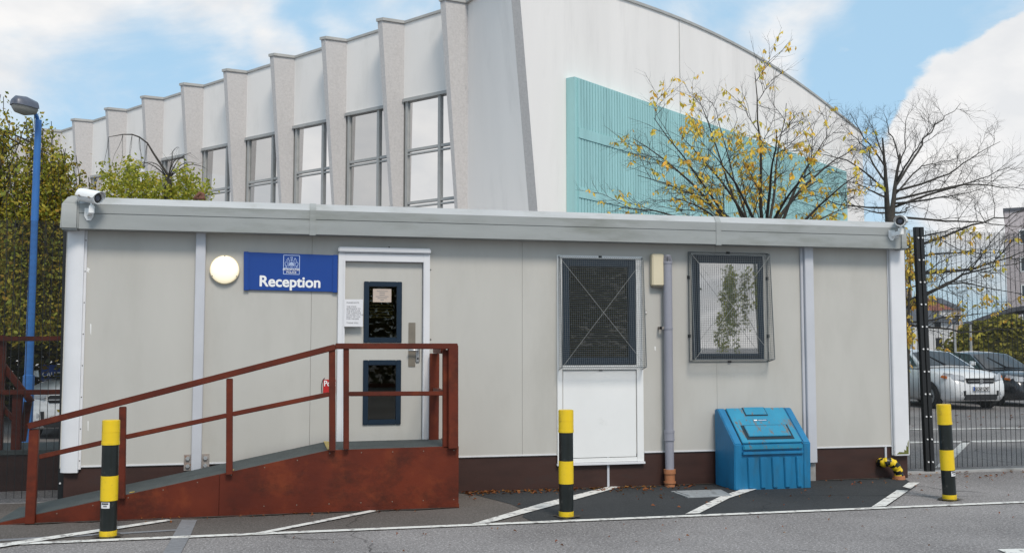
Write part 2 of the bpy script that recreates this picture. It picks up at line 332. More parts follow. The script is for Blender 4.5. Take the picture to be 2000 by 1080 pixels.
b = MB(); b.box(cabx0+.02, cabx0+.07, .06, D, ZB, 3.0); b.box(cabx1-.07, cabx1-.02, .06, D, ZB, 3.0); b.box(cabx0+.02, cabx1-.02, D, D+.05, ZB, 3.0); b.build('side_wall', M['wall'], cabin)
b = MB(); b.box(cabx0+.08, cabx1-.08, .08, D-.01, ZB-.06, ZB+.05); b.build('floor', M['room'], cabin)
b = MB(); b.box(cabx0+.02, cabx1-.02, .0, D+.1, 3.002, 3.08); b.build('roof', M['fascia'], cabin)
b = MB(); b.box(cabx0+.06, cabx1-.0, .012, .04, .0, ZB-.002); b.build('skirt', M['skirt'], cabin)
for xa in (cabx1-.04, cabx0+.06):
    b = MB(); b.box(xa, xa+.04, .042, D, 0, ZB-.002); b.build('skirt', M['skirt'], cabin)
for px, y0, y1 in ((1188, 903, 950), (1731, 874, 905)):
    b = MB(); x = WX(px, 920); b.box(x-.013, x+.013, -.003, .011, 0.0 if px < 1700 else .2, ZB-.003); b.build('joint_strip', M['strip'], cabin)
# thin drip edge under the wall panels
b = MB(); 
for xa, xb in ((cabx0+.17, dX0-.1), (dX1+.1, pn[0]-.01), (pn[1]+.01, cabx1-.16)): b.box(xa, xb, -.006, -.0005, ZB-.004, ZB+.012)
b.build('drip_edge', M['white'], cabin)
# fascia
FY = -.2
fz = [at(500, y, FY).z for y in (455, 426, 408, 394)]
zg = fz[1]
capL, capR = at(154, 430, FY).x, at(1757, 460, FY).x
fl, fr = at(117, 430, FY).x, at(1772, 470, FY).x
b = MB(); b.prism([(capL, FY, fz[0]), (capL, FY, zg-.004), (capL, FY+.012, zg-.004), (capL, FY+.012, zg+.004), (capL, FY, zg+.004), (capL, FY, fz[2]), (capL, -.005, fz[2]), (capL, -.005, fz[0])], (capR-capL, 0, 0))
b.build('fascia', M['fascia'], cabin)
b = MB(); b.prism([(capL, FY, fz[2]+.001), (capL, FY+.06, fz[3]), (capL, .1, fz[3]+.01), (capL, .1, fz[2]+.001)], (capR-capL, 0, 0)); b.build('roof_edge', M['fascia_lit'], cabin)
for px in (611, 1403):
    x = at(px, 430, FY).x; b = MB()
    pr = [(-.008, -.014), (-.008, fz[2]-fz[0]+.004), (.056, fz[3]-fz[0]+.008), (.12, fz[3]-fz[0]+.012), (.12, fz[3]-fz[0]-.02), (.05, -.014)]
    b.prism([(x-.035, FY+a, fz[0]+h) for a, h in pr], (.07, 0, 0)); b.build('fascia_joint', M['fascia'], cabin, bevel=.004)
for xa, xb, s in ((fl, capL-.004, 1), (capR+.004, fr, -1)):
    b = MB(); o = xa if s == 1 else xb; i = xb if s == 1 else xa; ch = .07 if s == 1 else .05
    pr = [(FY-.012, fz[0]-.012, 0), (FY-.012, fz[2]+.0, 0), (FY+.055, fz[3]+.012, ch), (.2, fz[3]+.012, ch), (.2, fz[0]-.012, 0)]
    A = [b.b.verts.new((i, y, z)) for y, z, c in pr]; Bv = [b.b.verts.new((o + c*s, y, z)) for y, z, c in pr]
    b.b.faces.new(A); b.b.faces.new(Bv[::-1])
    for k in range(5): b.b.faces.new((A[k], A[(k+1) % 5], Bv[(k+1) % 5], Bv[k]))
    b.build('fascia_cap', M['fascia'], cabin, bevel=.018, seg=3, smooth=40)
# corner covers and uprights
b = MB(); x0, x1 = WX(126, 600), WX(165, 600); zc = WZ(140, 922)
n = 8; b.rings([[(x0+(x1-x0)*.72*(1-math.cos(t*math.pi/2/n)), .03-.085*math.sin(t*math.pi/2/n), z) for t in range(n+1)] + [(x1-.012, -.055, z), (x1-.012, .03, z)] for z in (zc, ZT+.06)])
b.box(x1-.012, x1+.012, -.02, -.001, zc+.03, ZT); b.build('corner_post', M['white'], cabin, smooth=35)
for k in range(8):
    b = MB(); z = zc+.12+k*.33; b.disc_prism((x1, -.0205, z), (0, -1, 0), .006, .003, 8); b.build('screw', M['ink'], cabin)
b = MB(); x0, x1 = WX(1737, 650), WX(1766, 650); zc = WZ(1750, 889); b.box(x0, x1, -.055, .03, zc, ZT+.06); b.box(x0-.015, x0, -.02, -.001, zc, ZT+.02); b.build('corner_post', M['white'], cabin, bevel=.008)
b = MB(); b.face([(x0+.02, -.0565, zc+.02), (x1-.02, -.0565, zc+.02), (x1-.015, -.0565, zc+.2), (x1-.035, -.0565, zc+.15), (x1-.03, -.0565, zc+.11), (x1-.05, -.0565, zc+.13), (x1-.055, -.0565, zc+.06), (x1-.08, -.0565, zc+.08), (x1-.085, -.0565, zc+.045), (x0+.06, -.0565, zc+.05)]); b.build('moss_patch', M['moss'], cabin)
b = MB(); x0, x1 = WX(380, 650), WX(399, 650); b.box(x0, x1, -.07, -.001, WZ(385, 925), ZT+.06); b.build('upright', M['strip'], cabin, bevel=.006)
for s in (-1, 1):
    xc = x0-.04 if s < 0 else x1+.04; z = WZ(385, 905); b = MB(); b.box(xc-.04, xc+.04, -.012, -.001, z-.07, z+.1); o = b.build('bracket_plate', M['rust'], cabin)
    for dz in (-.02, .06):
        b = MB(); b.disc_prism((xc, -.0125, z+dz), (0, -1, 0), .022, .02, 6); b.build('bolt', M['alu'], cabin)
b = MB(); x0, x1 = WX(1564, 650), WX(1586, 650); b.box(x0, x0+.035, -.03, -.001, WZ(1575, 896), ZT+.06); b.box(x0+.037, x1, -.07, -.001, WZ(1590, 902), ZT+.06); b.build('upright', M['strip'], cabin, bevel=.005)
b = MB(); b.box(x1-.09, x1, -.02, .008, 0, WZ(1590, 903)); b.build('support_leg', M['concrete'], cabin)
# white infill panel and frame of the left window
b = MB(); fw_ = .06
zs_ = w1[2]-.06
b.box(pn[0], w1[0]-.006, -.022, -.001, pn[2], pn[3]); b.box(w1[1]+.006, pn[1], -.022, -.001, pn[2], pn[3]); b.box(w1[0]-.005, w1[1]+.005, -.021, -.001, w1[3]+.006, pn[3]-.001)
b.box(w1[0]-.005, w1[1]+.005, -.030, -.001, zs_, w1[2]-.006); b.box(w1[0]-.005, w1[1]+.005, -.021, -.001, pn[2]+.001, pn[2]+.05)
b.build('window_surround', M['whitepanel'], cabin, bevel=.003)
b = MB(); b.box(w1[0]+.004, w1[1]-.004, -.012, -.001, pn[2]+.056, zs_-.008); b.build('infill_panel', M['whitepanel'], cabin, bevel=.003)
b = MB(); b.box(pn[0]-.01, pn[1]+.01, -.04, -.002, pn[2]-.03, pn[2]-.002); b.build('sill', M['white'], cabin, bevel=.004)
def frame_ring(b, x0, x1, z0, z1, w, y0, y1):
    b.box(x0, x0+w, y0, y1, z0, z1); b.box(x1-w, x1, y0, y1, z0, z1); b.box(x0+w, x1-w, y0+.001, y1, z0, z0+w); b.box(x0+w, x1-w, y0+.001, y1, z1-w, z1)
# left window
b = MB(); frame_ring(b, *w1, .085, -.018, .05); f1 = b.build('window_frame', M['navy'], cabin, bevel=.006)
b = MB(); b.box(w1[0]+.08, w1[1]-.08, .02, .026, w1[2]+.08, w1[3]-.08); b.build('pane', M['glass'], f1)
b = MB(); z = w1[2]+.1
while z < w1[3]-.1:
    b.hexa([V3(p) for p in ((w1[0]+.06, .045, z), (w1[1]-.06, .045, z), (w1[1]-.06, .066, z+.016), (w1[0]+.06, .066, z+.016), (w1[0]+.06, .045, z+.002), (w1[1]-.06, .045, z+.002), (w1[1]-.06, .066, z+.018), (w1[0]+.06, .066, z+.018))]); z += .034
b.build('blind', M['blind'], f1)
# right window: top hung sash slightly open
b = MB(); frame_ring(b, *w2, .075, -.012, .05); f2 = b.build('window_frame', M['navy'], cabin, bevel=.006)
sx0, sx1, sz0, sz1 = w2[0]+.08, w2[1]-.07, w2[2]+.06, w2[3]-.085
b = MB(); frame_ring(b, sx0-.02, sx1+.02, sz0-.02, sz1+.02, .035, -.035, -.014); b.build('sash', M['navy'], f2, bevel=.004)
b = MB(); b.box(sx0+.012, sx1-.012, -.026, -.02, sz0+.012, sz1-.012); b.build('pane', M['film'], f2)
# wire guards
def guard(o4, dt, db, zlift):
    x0, x1, z0, z1 = o4; g = MB(); t = .0023
    def P(u, w): # point of the front face
        z = z0+zlift + (z1-.03-z0-zlift)*w; return V3((x0+(x1-x0)*u, -(db+(dt-db)*w)-.02, z))
    nx, nz = 42, 58
    for i in range(nx+1): g.bar(P(i/nx, 0), P(i/nx, 1), t, t, (0, 1, 0))
    for j in range(nz+1): g.bar(P(0, j/nz), P(1, j/nz), t, t, (0, 1, 0))
    for j in range(0, nz+1, 1):
        for u, x in ((0, x0), (1, x1)): p = P(u, j/nz); g.bar(p, (x, -.006, p.z), t, t)
    for u in (0, 1):
        for k in (1, 2, 3, 4, 5):
            if k/6*db > .02: g.bar((P(u, 0).x, P(u, 0).y*(k/6)-.006, z0+zlift*k/6), (P(u, 1).x, P(u, 1).y*(k/6)-.006, z1), t, t, (0, 1, 0))
    for i in range(0, nx+1):
        p = P(i/nx, 0); g.bar(p, (p.x, -.006, z0), t, t); p = P(i/nx, 1); g.bar(p, (p.x, -.006, z1), t, t)
    o = g.build('wire_guard', M['wire'], cabin)
    g = MB()
    for A, B_ in ((P(0, 0), P(1, 0)), (P(0, 1), P(1, 1)), (P(0, 0), P(0, 1)), (P(1, 0), P(1, 1))): g.bar(A, B_, .008, .008, (0, 1, 0))
    for u, x in ((0, x0), (1, x1)):
        for w, z in ((0, z0), (1, z1)): g.bar(P(u, w), (x, -.006, z), .008, .008)
    g.bar((x0, -.008, z0), (x1, -.008, z0), .008, .008, (0, 1, 0)); g.bar((x0, -.008, z1), (x1, -.008, z1), .008, .008, (0, 1, 0)); g.bar((x0, -.008, z0), (x0, -.008, z1), .008, .008, (0, 1, 0)); g.bar((x1, -.008, z0), (x1, -.008, z1), .008, .008, (0, 1, 0))
    g.build('rim', M['wire'], o)
    g = MB(); e = V3((0, -.006, 0)); g.bar(P(0, 0)+e, P(1, 1)+e, .003, .003, (0, 1, 0)); g.bar(P(1, 0)+e*1.8, P(0, 1)+e*1.8, .003, .003, (0, 1, 0)); g.build('brace', M['brace'], o)
    for u in (0, 1):
        for w in (.22, .78):
            g = MB(); p = P(u, w); x = x0-.0 if u == 0 else x1; g.box(x-.015, x+.015, -.018, -.002, p.z-.02, p.z+.02); g.build('clip', M['plastic'], o)
    for z in (z0, z1):
        g = MB(); xm = (x0+x1)/2; g.box(xm-.02, xm+.02, -.022, -.002, z-.012, z+.012); g.build('clip', M['plastic'], o)
guard((WX(1090, 600), WX(1252, 620), WZ(1170, 722), WZ(1170, 502)), .07, .15, .035)
guard((WX(1345, 600), WX(1499, 620), WZ(1420, 706), WZ(1420, 494)), .07, .15, .03)
# door
b = MB(); fx0, fx1 = WX(659, 650), WX(838, 650); zt_ = WZ(750, 496)
b.box(fx0, dX0, -.05, .05, ZB+.02, zt_); b.box(dX1+.0, fx1, -.05, .05, ZB+.02, zt_); b.box(dX0, dX1, -.049, .05, dZ1, zt_-.001)
b.box(dX0-.022, dX0-.004, -.06, -.051, ZB+.1, dZ1+.02); b.box(dX1+.004, dX1+.022, -.06, -.051, ZB+.1, dZ1+.02)
b.build('door_frame', M['white'], cabin, bevel=.004)
b = MB(); b.box(fx0-.005, fx1+.005, -.085, -.002, zt_+.004, WZ(750, 485)); b.build('door_hood', M['white'], cabin, bevel=.012)
u = lambda px: WX(px, 650)
p1 = (u(710), u(784.5), WZ(747, 669), WZ(747, 550)); p2 = (u(710), u(784), WZ(747, 829), WZ(747, 703))
door = wall_plate(dX0+.003, dX1-.006, dZ0, dZ1-.005, .012, .03, [(a+.01, c-.01, d+.01, e-.01) for a, c, d, e in (p1, p2)], [], M['wall'], 'door', cabin)
for k, p in enumerate((p1, p2)):
    b = MB(); frame_ring(b, *p, .058, -.008, .045); f = b.build('door_window', M['navy'], door, bevel=.005)
    b = MB(); b.box(p[0]+.055, p[1]-.055, .02, .025, p[2]+.055, p[3]-.055); b.build('pane', M['glass'], f)
b = MB(); z = p1[2]+.28
while z < p1[3]-.06: b.hexa([V3(p) for p in ((p1[0]+.05, .05, z), (p1[1]-.1, .05, z), (p1[1]-.1, .07, z+.014), (p1[0]+.05, .07, z+.014), (p1[0]+.05, .05, z+.003), (p1[1]-.1, .05, z+.003), (p1[1]-.1, .07, z+.017), (p1[0]+.05, .07, z+.017))]); z += .034
b.build('blind', M['blind'], door)
b = MB(); b.box(u(798), u(811.5), .004, .0115, WZ(800, 716), WZ(800, 630)); b.build('push_plate', M['taupe'], door, bevel=.002)
b = MB(); xh = u(816); b.box(xh-.022, xh+.022, -.004, .0115, WZ(816, 708), WZ(816, 676)); h = b.build('handle_plate', M['alu'], door, bevel=.01, seg=3)
b = MB(); zh = WZ(800, 684); b.tube([(xh, -.004, zh), (xh, -.05, zh), (xh-.02, -.058, zh), (u(797), -.055, zh+.003)], .012, 8); b.build('handle', M['alu'], h, smooth=True)
b = MB(); b.disc_prism((xh, -.0045, WZ(816, 700)), (0, -1, 0), .012, .004, 10); b.build('keyhole', M['ink'], h)
b = MB(); b.box(dX0, dX1, -.03, .05, dZ0-.05, dZ0-.006); b.build('threshold', M['white'], cabin)
# small rusty fixings and switch on the wall
b = MB(); x, z = WX(1261, 610), WZ(1261, 610); b.box(x-.012, x+.012, -.012, -.001, z-.024, z+.024); s_ = b.build('switch_box', M['rust'], cabin, bevel=.003); b = MB(); b.box(x-.006, x+.006, -.016, -.0125, z-.012, z+.014); b.build('switch', M['whitepanel'], s_)
for px, py in ((760, 483), (841, 527), (841, 663)):
    b = MB(); p = at(px, py, 0); b.disc_prism((p.x, -.0005, p.z), (0, -1, 0), .008, .004, 8); b.build('screw', M['ink'], cabin)
# things in the dim room, seen through the glass
desk = thing('office_desk', (7.6, 1.6, ZB+.05), 'brown desk seen dimly through the dark guarded window', 'desk')
b = MB(); b.box(6.9, 8.3, 1.3, 1.9, 1.16, 1.2); b.build('desk_top', M['room'], desk); 
for x in (6.95, 8.21):
    b = MB(); b.box(x, x+.04, 1.35, 1.85, ZB+.06, 1.158); b.build('leg', M['room'], desk)
# notice stuck inside the door glass
nt_ = thing('paper_notice', at(746, 577, .015), 'cream paper notice taped inside the upper glass of the door', 'notice', 'paper notices at the door')
qx0, qx1, qz0, qz1 = u(728), u(764), WZ(746, 590), WZ(746, 564)
b = MB(); b.box(qx0, qx1, .0155, .0185, qz0, qz1); b.build('sheet', M['cream'], nt_)
b = MB()
for k, wd in enumerate((.6, .3, .3, .7, .5, .2)):
    z = qz1-.03-.02*k; xm = (qx0+qx1)/2; b.box(xm-(qx1-qx0)*wd/2, xm+(qx1-qx0)*wd/2, .0145, .0153, z, z+.006)
b.build('print', M['paleink'], nt_)
nt2 = thing('paper_notice', at(690, 612, -.05), 'white laminated notice hung on the door frame beside the upper door glass', 'notice', 'paper notices at the door')
qx0, qx1, qz0, qz1 = u(671), u(707.5), WZ(690, 638), WZ(690, 585)
b = MB(); b.box(qx0, qx1, -.068, -.062, qz0, qz1); b.build('sheet', M['paper'], nt2)
text("PLEASE NOTE:\n\nTHE STAFF\nENTRANCE TO\nTHE SITE IS VIA\nTHE TURNSTILE\nSITUATED TO THE\nRIGHT OF THIS\nPORTAKABIN.\n\nTHANK YOU", .0225, M['paleink'], nt2, (qx0+.025, -.0685, qz1-.045), (1, 0, 0), (0, 0, 1))
# red sign low on the wall
red = thing('red_sign', at(644, 753, 0), 'small red sign low on the wall behind the ramp handrail', 'sign')
b = MB(); rx0, rx1, rz0, rz1 = u(632.5), u(656.5), WZ(644, 768), WZ(644, 741); b.box(rx0, rx1, -.012, -.001, rz0, rz1); b.build('plate', M['red'], red, bevel=.002)
text("Post", .085, M['lettering'], red, (rx0+.006, -.0125, rz1-.07), (1, 0, 0), (0, 0, 1), off=.002, sx=.85)
b = MB(); b.tube([at(629, y, -.012) + V3((d, 0, 0)) for y, d in ((738, .03), (742, .008), (750, -.004), (760, -.004), (767, .0))], .004, 6); b.build('cable', M['ink'], red)
# ------------------------------------------------------------------ fittings on the cabin
sg = thing('reception_sign', at(568, 531, 0), 'blue reception sign with a white crest on the cabin wall', 'sign')
s4 = [at(477, 566, -.004), at(658, 570.5, -.004), at(659, 499, -.004), at(477, 492.5, -.004)]
b = MB(); b.prism(s4, (0, -.022, 0)); b.build('board', M['blue'], sg, bevel=.002)
ex = (s4[1]-s4[0]).normalized(); ez = (s4[3]-s4[0]).normalized()
for a, e in ((0, 3), (1, 2)):
    k = 1 if a == 0 else -1; b = MB(); w = ex*.05*k; b.prism([s4[a]-ex*.004*k-ez*.008, s4[a]+w-ez*.008, s4[e]+w+ez*.004, s4[e]-ex*.004*k+ez*.004], (0, -.034, 0)); b.build('end_strip', M['blue'], sg, bevel=.004)
Y = -.0265
text("Reception", .163, M['lettering'], sg, at(505.5, 558.5, Y), ex, (0, 0, 1), off=.005, sx=1.0)
text("METROPOLITAN", .030, M['lettering'], sg, at(569, 528.5, Y), ex, (0, 0, 1), 'CENTER', off=.0005, sx=.82)
text("POLICE", .03, M['lettering'], sg, at(569, 533.6, Y), ex, (0, 0, 1), 'CENTER', off=.0006, sx=1.1)
cr = MB(); cc = at(569.5, 513, Y); ks = (at(585, 513, Y)-at(554, 513, Y)).length/1.0   # crest width
def stroke(pts, w=.0045):
    for sgn in (1, -1):
        q = [cc + ex*(x*ks*sgn) + V3((0, 0, z*ks)) for x, z in pts]
        for a, c in zip(q, q[1:]): cr.bar(a, c, .0015, w, (0, 0, 1) if abs((c-a).z) < abs((c-a).x) else tuple(ex))
stroke([(0, .47), (.5, .47), (.5, -.75), (0, -.75)], .006); stroke([(0, -.37), (.5, -.37)], .006)
stroke([(0, .33), (.05, .36), (.06, .28), (0, .25)]); stroke([(0, .18), (.05, .2), (.03, .12), (0, .1)])
stroke([(0, .02), (.1, 0), (.13, -.1), (.1, -.23), (0, -.3)]); stroke([(0, -.03), (.05, -.03), (.05, -.17), (0, -.17)], .012)
stroke([(.14, -.2), (.17, .0), (.13, .12), (.2, .2), (.28, .25)]); stroke([(.2, -.28), (.22, -.1), (.3, .02), (.27, .14), (.33, .18)]); stroke([(.28, -.32), (.38, -.2), (.42, -.05), (.34, .06)]); stroke([(.36, -.33), (.33, -.22), (.25, -.18)])
stroke([(.16, .24), (.22, .3), (.25, .22)])
cr.build('crest', M['crest'], sg)
lp = thing('wall_lamp', at(439, 527, 0), 'round lit bulkhead lamp on the cabin wall left of the blue sign', 'lamp')
c = at(439, 527, 0); b = MB(); b.disc_prism((c.x, -.001, c.z), (0, -1, 0), .158, .035, 36); b.build('base', M['box'], lp, smooth=40)
b = MB(); rs = []
for k in range(7):
    a = k/6*math.pi/2; rs.append([(c.x+.15*math.cos(a+.001)*math.cos(t*math.pi/18), -.036-.06*math.sin(a), c.z+.15*math.cos(a+.001)*math.sin(t*math.pi/18)) for t in range(36)])
b.rings(rs); b.build('diffuser', emit('lit diffuser', (1, .86, .55), .58), lp, smooth=True)
for a in (90, 210, 330):
    b = MB(); b.disc_prism((c.x+.146*math.cos(R(a)), -.05, c.z+.146*math.sin(R(a))), (0, -1, 0), .007, .005, 8); b.build('screw', M['taupe'], lp)
ab = thing('alarm_box', at(1282, 528, 0), 'cream plastic box fixed high on the wall beside the grey pipe', 'alarm box')
b = MB(); b.box(u(1270), u(1293.5), -.09, -.004, WZ(1282, 559), WZ(1282, 497)); b.build('cover', M['box'], ab, bevel=.012, seg=3)
b = MB(); b.box(u(1272), u(1292), -.07, -.006, WZ(1282, 561.5), WZ(1282, 560)); b.build('base_plate', M['taupe'], ab)
pp = thing('vent_pipe', (at(1305, 700, 0).x, -.08, 0), 'tall grey vent pipe with a slotted top standing in a clay socket', 'pipe')
PX = at(1304.5, 600, -.08).x; r = .053
pz = lambda y: at(1305, y, -.08).z
b = MB(); b.tube([(PX, -.08, pz(917)), (PX, -.08, pz(512))], r, 24); b.build('tube', M['pipe'], pp, smooth=40)
b = MB(); b.tube([(PX, -.08, pz(515)), (PX, -.08, pz(511))], r+.006, 24)
for k in range(18):
    a = 2*math.pi*k/18; b.bar((PX+r*math.cos(a), -.08+r*math.sin(a), pz(512)), (PX+r*.75*math.cos(a), -.08+r*.75*math.sin(a), pz(499.5)), .006, .009, (math.cos(a), math.sin(a), 0))
b.tube([(PX, -.08, pz(500.5)), (PX, -.08, pz(498.5))], [r*.8, r*.75], 24); b.build('cowl', M['pipe'], pp)
b = MB(); b.tube([(PX, -.08, pz(514)), (PX, -.08, pz(503))], [r*.7, r*.5], 16); b.build('cowl_core', M['ink'], pp)
for y0, y1, e in ((643, 640, .006), (858, 842, .007), (845, 840, .01), (860, 856, .01)):
    b = MB(); b.tube([(PX, -.08, pz(y0)), (PX, -.08, pz(y1))], r+e, 24); b.build('collar', M['pipe'], pp, smooth=40)
b = MB(); b.box(PX-r-.05, PX-r+.005, -.09, -.075, pz(643), pz(638)); b.box(PX-r-.05, PX-r-.03, -.09, -.001, pz(643), pz(638)); b.build('bracket', M['rust'], pp)
b = MB(); b.tube([(PX, -.08, .0), (PX, -.08, .045), (PX, -.08, .0451), (PX, -.08, .065), (PX, -.08, .0651), (PX, -.08, .155), (PX, -.08, .1551), (PX, -.08, pz(916))], [r+.007, r+.007, r+.018, r+.018, r+.008, r+.008, r+.018, r+.018], 24); b.build('clay_socket', M['clay'], pp, smooth=40)
# CCTV cameras
def cctv(base, aim, label, arm):
    t = thing('security_camera', base, label, 'camera', 'white security cameras on the fascia corners')
    aim = V3(aim).normalized(); sd = aim.cross(V3((0, 0, 1))).normalized(); up = sd.cross(aim); base = V3(base)
    b = MB(); w, h = .045, .06
    b.prism([base+V3((x*w, 0, z*h)) for x, z in ((-1, 1), (1, 1), (1, -.5), (.4, -1.2), (-.4, -1.2), (-1, -.5))], (0, -.012, 0)); b.build('wall_plate', M['whitepanel'], t, bevel=.003)
    e = base+V3((arm, -.12, .02)); b = MB(); b.bar(base+V3((0, -.012, -.005)), e, .045, .05); b.box(e.x-.025, e.x+.025, e.y-.025, e.y+.03, e.z-.03, e.z+.055); b.build('bracket', M['whitepanel'], t, bevel=.006)
    cc = e+V3((0, 0, .075)); b = MB(); b.tube([cc-V3((0, 0, .04)), cc+V3((0, 0, .02))], .016, 10); b.build('joint', M['alu'], t, smooth=40)
    m = cc+V3((0, 0, .066)) - aim*.02; rr = .063
    def ring(s, r, n=20, lo=0, hi=360): return [m+aim*s+(sd*math.cos(R(lo+(hi-lo)*k/n))+up*math.sin(R(lo+(hi-lo)*k/n)))*r for k in range(n)]
    b = MB(); b.rings([ring(-.145, .05), ring(-.135, rr), ring(.12, rr), ring(.1201, rr-.008), ring(.1, rr-.01)], cap=True); body = b.build('housing', M['whitepanel'], t, smooth=40)
    b = MB(); b.rings([ring(.101, rr-.012), ring(.104, rr-.014)]); fc = b.build('front_glass', M['lens'], body)
    b = MB(); b.rings([ring(.1045, .03), ring(.108, .024), ring(.109, .014)]); b.build('lens', M['hood'], body, smooth=True)
    b = MB(); n = 16; o_, i_ = [], []
    for s, cut in ((-.15, 0), (.1, 0), (.165, 1)):
        o_.append([m+aim*(s - (abs(k-n/2)/(n/2))**2*.05*cut)+(sd*math.cos(R(-5+190*k/n))+up*math.sin(R(-5+190*k/n)))*(rr+.011) for k in range(n+1)])
        i_.append([m+aim*(s - (abs(k-n/2)/(n/2))**2*.05*cut)+(sd*math.cos(R(-5+190*k/n))+up*math.sin(R(-5+190*k/n)))*(rr+.006) for k in range(n+1)])
    b.rings([a+c[::-1] for a, c in zip(o_, i_)]); b.build('sunshield', M['whitepanel'], body, smooth=40)
    for s in (-.09, .06):
        for q in (1, -1):
            b = MB(); p = m+aim*s+sd*q*(rr+.006)-up*.005; b.bar(p-aim*.015, p+aim*.015, .012, .016, tuple(up)); b.build('clip', M['taupe'], body)
    b = MB(); b.tube([e+V3((0, .03, -.02)), e+V3((0, .06, -.05)), base+V3((0, -.02, -.04))], .006, 6); b.build('cable', M['whitepanel'], t)
cctv(at(174, 418, FY-.003), (.72, -.62, -.18), 'white security camera on the left end of the fascia aiming right', .045)
cctv(at(1741, 459, FY-.003), (-.62, -.75, -.1), 'white security camera on the right end of the fascia aiming left', .055)
rg = MB(); c = at(390, 386, .0); rr_ = random.Random(2)
rg.tube([c+V3(p)*.85 for p in ((-.07, 0, -.02), (-.03, -.02, .015), (0, .01, .06), (.04, .02, .04), (.05, -.02, -.01), (.01, -.03, -.015), (-.04, -.01, -.02), (.02, .01, .02), (.07, 0, -.025))], [.014, .02, .021, .022, .018, .02, .018, .02, .012], 7)
tag(rg.build('cloth_bundle', M['rag'], smooth=True), 'small knotted brown cloth lying on the roof edge', 'cloth')
# taped pipe bend
tp = thing('taped_pipe', (at(1747, 930, -.1).x, -.1, 0), 'bent pipe wrapped in black and yellow hazard tape by the cabin corner', 'pipe')
cx = at(1738, 920, -.12).x
path = [(cx-.05, -.0, .2), (cx-.055, -.08, .21), (cx-.03, -.11, .22), (cx+.02, -.125, .215), (cx+.07, -.13, .18), (cx+.105, -.13, .12), (cx+.12, -.13, .05)]
pts = []
for i in range(len(path)-1):
    for k in range(4): pts.append(V3(path[i]).lerp(V3(path[i+1]), k/4))
pts.append(V3(path[-1])); b = MB(); n = 14; rs = []; rr_ = random.Random(4)
b.tube(pts, [.055+.006*math.sin(i*1.9) for i in range(len(pts))], n)
for i, f in enumerate(b.b.faces):
    ring, k = divmod(i, n); f.material_index = 1 if ((ring + 1.1*math.sin(k/n*6.283)) % 6.6) < 3.2 else 0
b.build('taped_bend', [M['yellow'], M['black']], tp, smooth=True)
b = MB(); b.tube([(cx+.12, -.13, 0), (cx+.12, -.13, .05)], [.075, .07], 18); b.build('clay_socket', M['clay'], tp, smooth=40)

# ------------------------------------------------------------------ ramp with handrails
RY = -1.03
ramp_ = thing('access_ramp', (at(640, 950, RY).x, -.5, 0), 'red brown timber access ramp with handrails and a grey deck', 'ramp')
A = lambda px, py, y=RY: at(px, py, y)
rx0 = A(2, 1028).x-.02; rx1, rx2 = A(641, 880).x, A(896, 880).x; rz = A(641, 879).z
xj = A(428, 960).x; zj = .02+(xj-rx0)*(rz-.02)/(rx1-rx0)
b = MB(); b.prism([(rx0, RY, .0), (rx0, RY, .02), (xj-.0015, RY, zj), (xj-.0015, RY, 0)], (0, .025, 0)); b.build('side_panel', M['timber'], ramp_, bevel=.002)
b = MB(); b.prism([(xj+.0015, RY, .0), (xj+.0015, RY, zj), (rx1, RY, rz), (rx2, RY, rz+.012), (rx2, RY, 0)], (0, .025, 0)); b.build('side_panel', M['timber'], ramp_, bevel=.002)
b = MB(); b.prism([(xj+.3, RY-.012, .0), (xj+.3, RY-.012, .05), (rx2+.004, RY-.012, .05), (rx2+.004, RY-.012, 0)], (0, .011, 0)); b.build('kick_board', M['timber'], ramp_, bevel=.003)
for k in range(13):
    x = rx0+.5+k*(rx2-rx0-.55)/12; z = min(.02+(x-rx0)*(rz-.02)/(rx1-rx0), rz)-.03
    for zz in ((z, .09) if k > 5 else (z,)):
        b = MB(); b.disc_prism((x, RY-.0005, zz), (0, -1, 0), .0055, .002, 8); b.build('screw', M['taupe'], ramp_)
b = MB(); b.prism([(rx2-.03, RY+.026, 0), (rx2-.03, RY+.026, rz+.01), (rx2-.03, -.08, rz+.01), (rx2-.03, -.08, 0)], (.028, 0, 0)); b.build('end_panel', M['timber'], ramp_)
b = MB(); b.prism([(rx0-.05, RY+.027, .004), (rx0-.05, RY+.027, .016), (rx1, RY+.027, rz-.006), (rx2-.032, RY+.027, rz+.0), (rx2-.032, RY+.027, rz-.05), (rx1, RY+.027, rz-.06)], (0, -RY-.1, 0)); b.build('deck', M['rubber'], ramp_)
b = MB(); b.prism([(rx0+.1, -.071, .015), (rx1, -.071, rz-.03), (rx1, -.071, rz-.08), (rx0+.1, -.071, .0)], (0, .045, 0)); b.build('back_edge', M['timber'], ramp_)
slope = (rz-.02)/(rx1-rx0)
def deckz(x): return .02+(x-rx0)*slope if x < rx1 else rz
def hz(xa, n, name='hazard_tape'):          # strips of yellow black tape across the deck
    pass
for px in (18, 250, 446, 640):
    xw = A(px, 1000-px*.22).x; t = MB(); nseg = 9
    ys = [RY+.06+k*.05 for k in range(18 if px in (18, 640) else 3)]
    t.rings([[(xw, y+.03, deckz(xw)+.004), (xw+.05, y, deckz(xw+.05)+.004)] for y in ys], closed=False, cap=False)
    for k, f in enumerate(t.b.faces): f.material_index = k % 2
    t.build('hazard_tape', [M['yellow'], M['black']], ramp_)
PT = .062
def post(px0, py0, px1, py1, y=RY+.0, w=.062, dp=.06, name='post'):
    a, c = at(px0, py0, y), at(px1, py1, y); b = MB(); b.bar(V3((c.x, y, c.z)), V3((a.x, y, a.z)), w, dp, (0, 1, 0)); return b.build(name, M['timber'], ramp_, bevel=.005)
PYy = RY-.032
